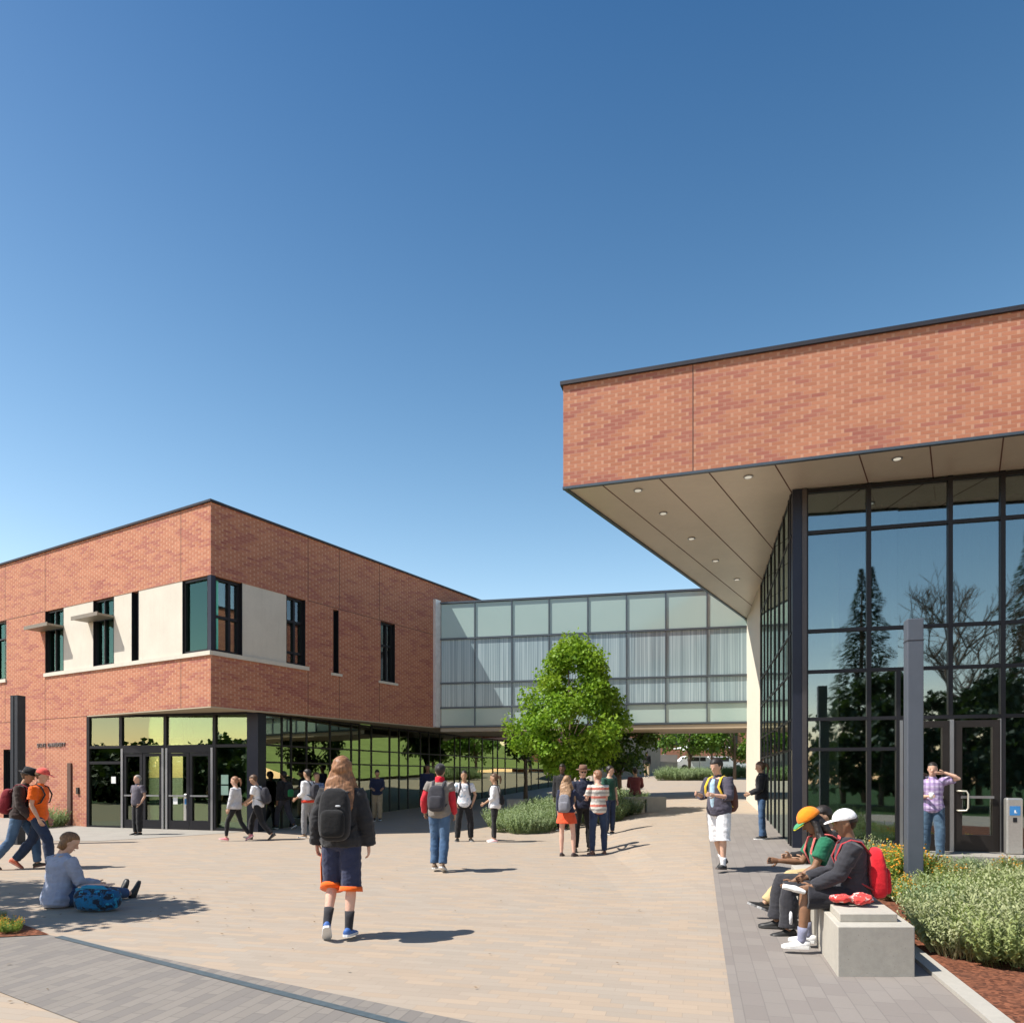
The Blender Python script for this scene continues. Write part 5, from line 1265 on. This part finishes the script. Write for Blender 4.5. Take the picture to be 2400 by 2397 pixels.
P.legs_(c_djean, .98, .008, .004); P.top(cloth('striped_shirt', (.62, .58, .52), 'stripe', (.36, .34, .32), (.55, .14, .10), .085), .45, .018, -.09); P.shoes(plain('brown_shoe', (.16, .08, .05), .6), (.15, .1, .08)); P.hair(hairm((.24, .12, .07)))
P3 = gp(1428, 1955); 
P = Person('person in dark green top standing behind the striped-shirt man, face turned right', P3, 150, 1.66, head=(4, -40, 0), skin_='fair', vox=.015)
P.legs_(c_djean, .98, .01, .005); P.top(cloth('dark_green_cloth', (.02, .07, .05)), .5, .014); P.shoes(s_blk); P.hair(h_blk)
P3 = gp(1318, 1945)
P = Person('person all in black standing behind the long-haired woman by the tree trunk', P3, -160, 1.80, skin_='dark', vox=.016)
P.legs_(c_black, .98, .012, .01); P.top(c_black, 1.0, .03, -.08, True, hood=True); P.shoes(s_blk); P.hair(h_blk, vol=1.1)

# 10 -- man on the far bench
q = gp(1492, 1900); zb = hz(q.x, q.y)
P = Person('man in maroon shirt sitting on the far bench, back to the camera', (q.x, q.y + .25, zb), 10, 1.72, (0, .12), (10, -20, 0), L=((.12, 1, .02), (.0, .1, -1), 0, 6), Rr=((.12, 1, .02), (.0, .1, -1), 0, 6), aL=((.2, .5, -1), (-.2, 1, -.1), None, .8), aR=((.2, .5, -1), (-.2, 1, -.1), None, .8), skin_='tan', vox=.016, seat=.45)
P.legs_(c_djean, .98, .01, .01); P.top(cloth('maroon_cloth', (.17, .045, .05)), 1.0, .018); P.shoes(s_blk); P.hair(h_blk)
# 11, 12 -- ramp walkers
q, H = place(1516, 1822, 1760)
a_, b_ = walk(.5)
P = Person('person in black top and khaki trousers walking up the ramp under the bridge', q, 5, H, L=a_, Rr=b_, skin_='brown', vox=.022); P.legs_(c_khaki, .98, .012, .012); P.top(c_black, 1.0, .026); P.shoes(s_blk); P.hair(h_blk)
x, y = (1557 - U0) / F * 62, 62; 
P = Person('distant walker in navy and black high on the ramp by the concrete wall', (x, y, EYE + (V0 - 1769) / F * 62), 10, 1.75, L=b_, Rr=a_, skin_='tan', vox=.025); P.legs_(c_black, .98, .012, .01); P.top(c_navy, 1.0, .026); P.shoes(s_blk); P.hair(h_blk)
e = MB().wbox(x - 1.2, x + .9, 61, 66, 1.0, EYE + (V0 - 1769) / F * 62 - .001).build('ramp_landing', MATS['old_concrete']); e['kind'] = 'structure'

# 13 -- white shorts
q, H = place(1686, 2041, 1787)
P = Person('heavy-set man in white shorts and dark jacket with yellow straps, looking at his hands', q, -125, H, (0, .05), (16, 0, 0), L=((.05, .10, -1), (.0, .0, -1), 6, 8), Rr=((.05, -.12, -1), (.0, -.42, -1), -30, 8), aL=((.3, .25, -1), (-.4, 1, .15), None, .7), aR=((.3, .2, -1), (-.35, 1, .2), None, .7), skin_='fair', vox=.012, build_=1.12)
P.legs_(c_white, .545, .022, .030, .012, 'shorts'); P.top(cloth('light_blue_tee', (.35, .50, .62)), .4, .012, -.04, belly=.02); 
P.top(cloth('slate_jacket', (.065, .060, .085)), .55, .030, -.10, True, .05, name='jacket', belly=.02); P.shoes(s_blk, (.1, .1, .1), c_white, .28); P.hair(h_blk, vol=1.08)
bib = MB(); bib.loft([P.pel + P.up * .02 * P.k + P.fr * .13, P.pel + P.up * .2 * P.k + P.fr * .155, P.pel + P.up * .4 * P.k + P.fr * .125, P.pel + P.up * .47 * P.k + P.fr * .09], [(.045, .04), (.05, .04), (.055, .05), (.04, .04)], P.side, 12); P.part('shirt_front', bib, MATS['light_blue_tee'], .012, .004)
P.backpack(cloth('brown_canvas', (.13, .05, .035)), 'brown backpack with yellow straps on the man in white shorts', None, .15, .24, .085, .16, straps=cloth('yellow_strap', (.68, .46, .03)))
# 14 -- black jacket and jeans
q, H = place(1785, 1966, 1802)
P = Person('woman in black jacket and blue flared jeans standing beside the lobby side glass', q, -75, H, head=(8, 0, 0), L=((.03, .04, -1), (.0, -.04, -1), 0, 6), Rr=((.05, -.06, -1), (.0, -.06, -1), 0, 8), aL=((.1, .1, -1), (.0, .7, -.3), None, .8), aR=((.1, .1, -1), (-.1, .7, -.3), None, .8), skin_='tan', female=True, vox=.013)
P.legs_(c_jean, 1.0, .006, .0, .030); P.top(c_black, 1.0, .022, -.06, True, hood=True, name='jacket'); P.shoes(s_blk); P.hair(h_brn, 'pony')
# 18 -- purple shirt shading his eyes
q, H = place(2186, 2010, 1790)
q = V((986 / F * 12.75, 12.75, .10))
P = Person('man in purple checked shirt and jeans shading his eyes before the lobby doors', q, 205, 1.68, (0, .0), (2, 10, 0), L=((.04, .22, -1), (.0, .06, -1), 8, 6), Rr=((.04, -.06, -1), (.0, -.3, -1), -18, 6), aL=((.80, .50, .22), (-.98, .02, .42), (-1, .10, -.1), .30), aR=((.12, .1, -1), (-.45, .9, .1), None, .75), skin_='fair', vox=.012)
P.legs_(cloth('worn_blue_jeans', (.05, .09, .14), 'jean', (.12, .2, .27)), .98, .012, .014); P.top(cloth('purple_plaid', (.36, .26, .46), 'plaid', (.60, .52, .66), (.14, .10, .22), .09), .45, .020, -.10, True); P.shoes(s_wht); P.hair(h_blk)
sh, el, wr = P.arm[1][:3]; cpq = MB(); c0 = wr + P.arm[1][3] * .09; cpw = P.W(c0)
cpw_ = MB().loft([cpw - V((0, 0, .05)), cpw + V((0, 0, .055))], [.030, .040], n=14).build('paper_cup', M_paper, None, True); tag(cpw_, 'white paper cup held by the man in the purple shirt', 'cup')

# 15 -- orange cap, seated
bz = .485
def seat_pos(u, d): return V(((u - U0) / F * d, d, 0))
P = Person('man in orange and green cap and green T-shirt bent forward on the bench', seat_pos(1940, 7.35), -84, 1.70, (0, .16), (34, -4, 0), L=((.16, 1, .0), (.02, .02, -1), 0, 4), Rr=((.16, 1, .06), (.0, .12, -1), 0, 10), aL=((.14, .46, -1), (-.10, .8, -.62), (0, .8, -.5), .8), aR=((.14, .5, -1), (-.1, 1, .05), None, .8), skin_='brown', vox=.010, seat=.40)
P.legs_(cloth('black_track_pants', (.030, .030, .036)), .97, .014, .022, .020); P.top(cloth('green_tee', (.02, .14, .075)), .46, .018, -.10)
P.shoes(s_blk, (.05, .05, .05)); P.hair(h_blk, 'long', .10, .9); P.cap(cloth('orange_cap_cloth', (.80, .23, .012)), bm_=cloth('green_visor', (.06, .30, .14)), dome=1.18)
hb_ = MB(); hb_.loft([P.hp(0, -.005, .137), P.hp(0, -.005, .163)], [(.095 * P.k, .119 * P.k), (.096 * P.k, .120 * P.k)], P.hs, 22); P.part('headband', hb_, c_black)
vt = MB(); vt.loft([P.hp(0, .10, .140), P.hp(0, .155, .136), P.hp(0, .196, .123)], [(.083, .004), (.074, .004), (.025, .003)], P.hs, 12); P.part('visor_edge', vt, plain('yellow_edge', (.60, .58, .04), .6))
sp = MB(); hj, kn, an, fd, fu = P.leg[-1]; sp.loft([kn.lerp(an, .45) - P.side * .083 * P.k, kn.lerp(an, .95) - P.side * .082 * P.k], [(.008, .016), (.008, .018)], P.side, 8); P.part('side_stripe', sp, c_white)
P.backpack(cloth('coral_nylon', (.66, .09, .10)), 'coral red backpack on the man in the orange cap', None, .14, .22, .085, .26, straps=cloth('coral_strap', (.66, .13, .12)))
ph = P.W(P.arm[1][2] + P.arm[1][3] * .10)
# 17 -- third seated person behind
P2 = Person('person in tan trousers seated mostly hidden behind the man in the orange cap', seat_pos(1945, 7.95), -92, 1.64, (0, .02), (26, 0, 0), L=((.06, 1, -.02), (.0, .85, -1), 22, 6), Rr=((.06, 1, -.04), (.0, .95, -1), 20, 6), aL=((.12, .45, -1), (-.1, 1, -.05), None, .8), aR=((.12, .5, -1), (-.1, 1, -.05), None, .8), skin_='tan', vox=.014, seat=.42)
P2.legs_(cloth('sand_trousers', (.48, .36, .19)), .97, .010, .012); P2.top(c_black, 1.0, .020, name='jacket'); P2.shoes(s_blk, (.3, .3, .3)); P2.hair(h_blk)
c0 = P2.W(P2.arm[-1][2] + P2.arm[-1][3] * .09)
pm = MB().wbox(c0.x - .075, c0.x + .02, c0.y - .035, c0.y + .035, c0.z + .012, c0.z + .022).build('phone', s_blk); tag(pm, 'black phone held out by the hidden seated person in tan trousers', 'phone')
# 16 -- white cap, seated
P = Person('man in white cap, black hooded top and shorts sitting on the nearest bench', seat_pos(2000, 6.52), -74, 1.64, (0, .07), (10, -6, 0), L=((.10, 1, .03), (.02, .10, -1), 0, 4), Rr=((.14, 1, .03), (.0, -.1, -1), 0, 10), aL=((.10, .50, -1), (-.06, .95, -.50), (0, .9, -.35), .7), aR=((.12, .5, -1), (-.3, 1, -.3), None, .7), skin_='brown', vox=.010, seat=.43)
P.legs_(cloth('black_shorts', (.022, .022, .028)), .50, .020, .030, .012, 'shorts'); P.top(cloth('charcoal_hoodie', (.035, .035, .042)), 1.0, .028, -.08, True, .04, name='hoodie', hood=True)
P.shoes(s_wht, (.68, .68, .66), cloth('grey_blue_sock', (.22, .23, .32)), .30); P.hair(h_blk, vol=.97); P.cap(cloth('white_cap_cloth', (.80, .80, .80)), dome=1.06)
P.backpack(cloth('red_nylon', (.58, .015, .025)), 'bright red backpack on the man in the white cap', cloth('red_nylon_pocket', (.50, .012, .02)), .15, .24, .078, .20, straps=cloth('black_red_strap', (.35, .03, .04)))
w_ = P.W(P.arm[-1][2] + P.arm[-1][3] * .10); pf = V((math.sin(-P.yaw), math.cos(P.yaw), 0))
cf = MB(); cf.loft([w_ - pf * .03 + V((0, 0, -.02)), w_ + pf * .06 + V((0, 0, .01)), w_ + pf * .16 + V((0, 0, .03))], [(.05, .018), (.06, .03), (.045, .022)], (0, 1, 0), 14)
me = fuse(cf, 'folded_paper', .008, 1, .005, 14, 3); me.materials.append(M_paper); o = bpy.data.objects.new('folded_paper', me); COL.objects.link(o); tag(o, 'crumpled white paper in the hand of the man in the white cap', 'paper')
cl_ = MB(); cp0 = seat_pos(2000, 6.28)
for i in range(7): cl_.ell((cp0.x + rnd.uniform(-.12, .13), cp0.y + rnd.uniform(-.05, .06), bz + .035 + rnd.uniform(0, .035)), (.07, .05, .036), nu=10, nv=8)
me = fuse(cl_, 'bandana', .009, 1, .014, 22, 5); me.materials.append(cloth('red_paisley', (.62, .06, .05), 'blotch', (.50, .04, .04), (.70, .45, .42))); o = bpy.data.objects.new('bandana', me); COL.objects.link(o); tag(o, 'crumpled red patterned cloth on the bench beside the white-capped man', 'cloth')

# 19 -- man at the doors
q, H = place(323, 1956, 1818)
P = Person('grey-haired man in grey polo and black trousers standing at the entrance doors, hands in pockets', q, -155, H, head=(0, 15, 0), aL=((.35, -.1, -1), (-.45, .35, -1), None, .5), aR=((.4, -.15, -1), (-.5, .35, -1), None, .5), skin_='fair', vox=.015, build_=1.06)
P.legs_(c_black, .98, .014, .012); P.top(cloth('grey_polo', (.11, .10, .125)), .45, .018, -.06, True, belly=.04); P.shoes(s_blk, (.03, .03, .03)); P.hair(h_gry, vol=.95)
# 20 21 22 -- walking left
q, H = place(552, 1970, 1820); a_, b_ = walk(.85)
P = Person('woman in light grey top and black leggings striding left, pink trainers', q, -88, H, head=(5, 0, 0), L=a_, Rr=b_, aL=((.05, .2, -1), (0, .3, -1), None, .5), aR=((.08, -.15, -1), (0, .1, -1), None, .5), skin_='fair', female=True, vox=.014)
P.legs_(c_black, .95, .004, -.002); P.top(c_lgrey, 1.0, .022, -.08, False, .10); P.shoes(s_pnk, (.8, .5, .5)); P.hair(hairm((.26, .13, .07)), 'pony')
q, H = place(605, 1968, 1813); a_, b_ = walk(1.0)
P = Person('man in white T-shirt and black trousers striding left with black backpack, beside the grey-topped woman', q, -86, H, (0, .1), (26, 0, 0), L=b_, Rr=a_, aL=((.05, .25, -1), (-.1, .8, -.5), None, .8), aR=((.05, .2, -1), (-.1, .8, -.5), None, .8), skin_='tan', vox=.014)
P.legs_(c_black, .97, .012, .008); P.top(c_white, .42, .016, -.08); P.shoes(s_blk, (.1, .1, .1)); P.hair(h_brn)
P.backpack(c_char, 'black backpack on the man in the white T-shirt near the entrance column', None, .14, .22, .085, .22)
q, H = place(665, 1943, 1808); a_, b_ = walk(.8)
P = Person('person in dark clothes with a green-striped pack walking in the shade beside the side glazing', q, -60, H, L=a_, Rr=b_, skin_='brown', vox=.016)
P.legs_(c_char, .97, .012, .01); P.top(c_black, 1.0, .022); P.shoes(s_blk); P.hair(h_blk)
P.backpack(c_black, 'dark backpack with green panels on the person in the shade', cloth('green_panel', (.03, .22, .08)), .14, .22, .08, .22)
q, H = place(632, 1938, 1815)
P = Person('person in dark hoodie standing by the entrance column in the shade', q, -100, H, L=b_, Rr=a_, skin_='brown', vox=.018); P.legs_(c_black, .97, .012, .01); P.top(c_char, 1.0, .026, hood=True); P.shoes(s_blk); P.hair(h_blk)
# 23, 29
q, H = place(722, 1964, 1806)
P = Person('man in white top and grey trousers with an orange-red band at the waist', q, -70, H, head=(8, 0, 0), L=((.02, .12, -1), (0, .0, -1), 0, 6), Rr=((.02, -.10, -1), (0, -.2, -1), -10, 6), aL=((.05, .1, -1), (0, .8, -.5), None, .8), aR=((.05, .0, -1), (0, .4, -1), None, .8), skin_='tan', vox=.014)
P.legs_(c_grey, .98, .012, .006); P.top(c_white, .8, .020, -.04); P.shoes(plain('tan_shoe', (.35, .24, .15), .7)); P.hair(h_blk)
wb = MB(); wb.loft([P.pel - P.up * .06, P.pel + P.up * .01], [(.20, .155), (.195, .15)], P.side, 16); P.part('waist_band', wb, cloth('orange_red_knit', (.68, .06, .03)))
P.backpack(c_char, 'dark patterned backpack on the man with orange at his waist', None, .13, .20, .08, .22)
q, H = place(742, 1950, 1812)
P = Person('person in blue checked shirt half hidden behind the man with orange at his waist', q, 140, H, skin_='tan', vox=.018); P.legs_(c_djean, .98, .01, .008); P.top(cloth('blue_plaid', (.10, .16, .32), 'plaid', (.3, .36, .5), (.04, .07, .16), .07), 1.0, .018); P.shoes(s_blk); P.hair(h_brn)
# 24 khaki
q, H = place(884, 1924, 1806); a_, b_ = walk(.35)
P = Person('man in navy top and khaki trousers walking in the shade beside the side glazing', q, 168, H, head=(20, 0, 0), L=a_, Rr=b_, aL=((.15, .1, -1), (-.2, .9, -.2), None, .8), aR=((.15, .1, -1), (-.2, .9, -.2), None, .8), skin_='tan', vox=.016); P.legs_(c_khaki, .97, .014, .018); P.top(c_navy, .6, .022, -.06); P.shoes(s_blk); P.hair(h_blk)
# 25 dark
q = gp(1002, 1912)
P = Person('person in dark navy standing in the shade behind the one in the dark beanie', q, 175, 1.78, skin_='brown', vox=.018); P.legs_(c_black, .97, .014, .01); P.top(c_navy, 1.0, .022); P.shoes(s_blk); P.hair(h_blk)
# 26, 27 left walkers
q, H = place(88, 2036, 1832); a_, b_ = walk(.95)
P = Person('man in orange T-shirt, coral cap and jeans striding right at the left edge', q, 82, 1.74, (0, .06), (14, 0, 0), L=b_, Rr=a_, aL=((.05, -.05, -1), (0, .35, -1), None, .6), aR=((.10, -.1, -1), (0, .5, -1), None, .6), skin_='fair', vox=.011, build_=1.05)
P.legs_(c_djean, .98, .012, .016, .004); P.top(cloth('bright_orange_tee', (.80, .13, .012)), .45, .022, -.11, True); P.shoes(plain('orange_trainer', (.55, .12, .06), .6), (.6, .25, .18)); P.hair(hairm((.16, .09, .05)), vol=.98); P.cap(cloth('coral_cap', (.72, .11, .09)), dome=1.05)
P.backpack(c_black, 'black backpack on the man in the orange T-shirt', None, .13, .19, .06, .24)
q, H = place(48, 2036, 1834); a_, b_ = walk(.9)
P = Person('person in black brimmed hat, dark brown jacket and jeans striding at the left edge', q, 80, 1.74, (0, .12), (20, 0, 0), L=a_, Rr=b_, aL=((.05, .1, -1), (0, .4, -1), None, .6), aR=((.12, .1, -1), (0, .7, -1), None, .6), skin_='tan', vox=.012)
P.legs_(c_jean, .98, .010, .008); P.top(cloth('dark_brown_jacket', (.045, .03, .028)), 1.0, .028, -.06, True, hood=True, name='jacket'); P.shoes(plain('dark_brown_boot', (.05, .04, .03), .6), (.2, .1, .08)); P.hair(h_brn)
hb_ = MB(); hb_.loft([P.hp(0, 0, .150), P.hp(0, 0, .158)], [(.14, .165), (.14, .165)], P.hs, 20); hb_.loft([P.hp(0, 0, .155), P.hp(0, -.002, .20), P.hp(0, -.004, .26)], [(.092, .112), (.09, .108), (.072, .09)], P.hs, 18); P.part('hat', hb_, c_black)
P.backpack(cloth('maroon_nylon', (.22, .02, .03)), 'maroon backpack on the person in the black hat, at the left edge', None, .14, .22, .09, .20)

# 28 -- seated on the ground
q = gp(132, 2126)
P = Person('man in pale blue-grey shirt sitting on the ground in tree shade', (q.x, q.y, 0), 30, 1.76, (0, .14), (26, 34, 0), L=((.05, 1, .10), (.0, 1, -.16), 72, 8), Rr=((.10, 1, .12), (.0, 1, -.18), 72, 12), aL=((.12, .25, -1), (-.2, .9, -.35), None, .6), aR=((.22, .35, -1), (-.2, 1, -.25), None, .6), skin_='fair', vox=.010, seat=.0, build_=1.04)
P.legs_(cloth('blue_denim', (.04, .08, .17), 'jean', (.08, .14, .25)), .95, .012, .010); P.top(cloth('pale_blue_shirt', (.30, .34, .45)), 1.0, .024, -.09, True, .06, name='shirt'); P.shoes(s_blk, (.04, .04, .04)); P.hair(hairm((.19, .10, .045)), 'bob')
q2 = gp(225, 2134)
bgE = empty('duffel_bag', (q2.x, q2.y, 0), 'blue and black rucksack lying on the ground beside the seated man', 'bag')
MB().ell((q2.x + .02, q2.y, .14), (.26, .13, .14), None, .6, 22, 16).build('bag', cloth('blue_black_nylon', (.01, .10, .24), 'blotch', (.012, .02, .035), (.02, .25, .42)), bgE, True)
MB().ell((q2.x - .02, q2.y - .11, .12), (.17, .05, .09), None, .6, 16, 12).build('pocket', cloth('blue_pocket', (.01, .13, .28), 'blotch', (.012, .02, .035), (.015, .1, .2)), bgE, True)
MB().loft([(q2.x - .2, q2.y - .06, .25), (q2.x - .05, q2.y - .1, .30), (q2.x + .12, q2.y - .08, .29), (q2.x + .24, q2.y - .05, .18), (q2.x + .27, q2.y - .06, .04)], [(.008, .025)] * 5, (0, 1, 0), 8).build('strap', cloth('blue_strap', (.02, .22, .40)), bgE, True)
lp = MB().box(Fr(q2.x - .02, q2.y + .05, .9, .2, -.2, .9), -.17, .17, -.11, .11, .285, .30).build('laptop', M_alu); tag(lp, 'thin grey laptop lying on top of the blue rucksack', 'laptop')
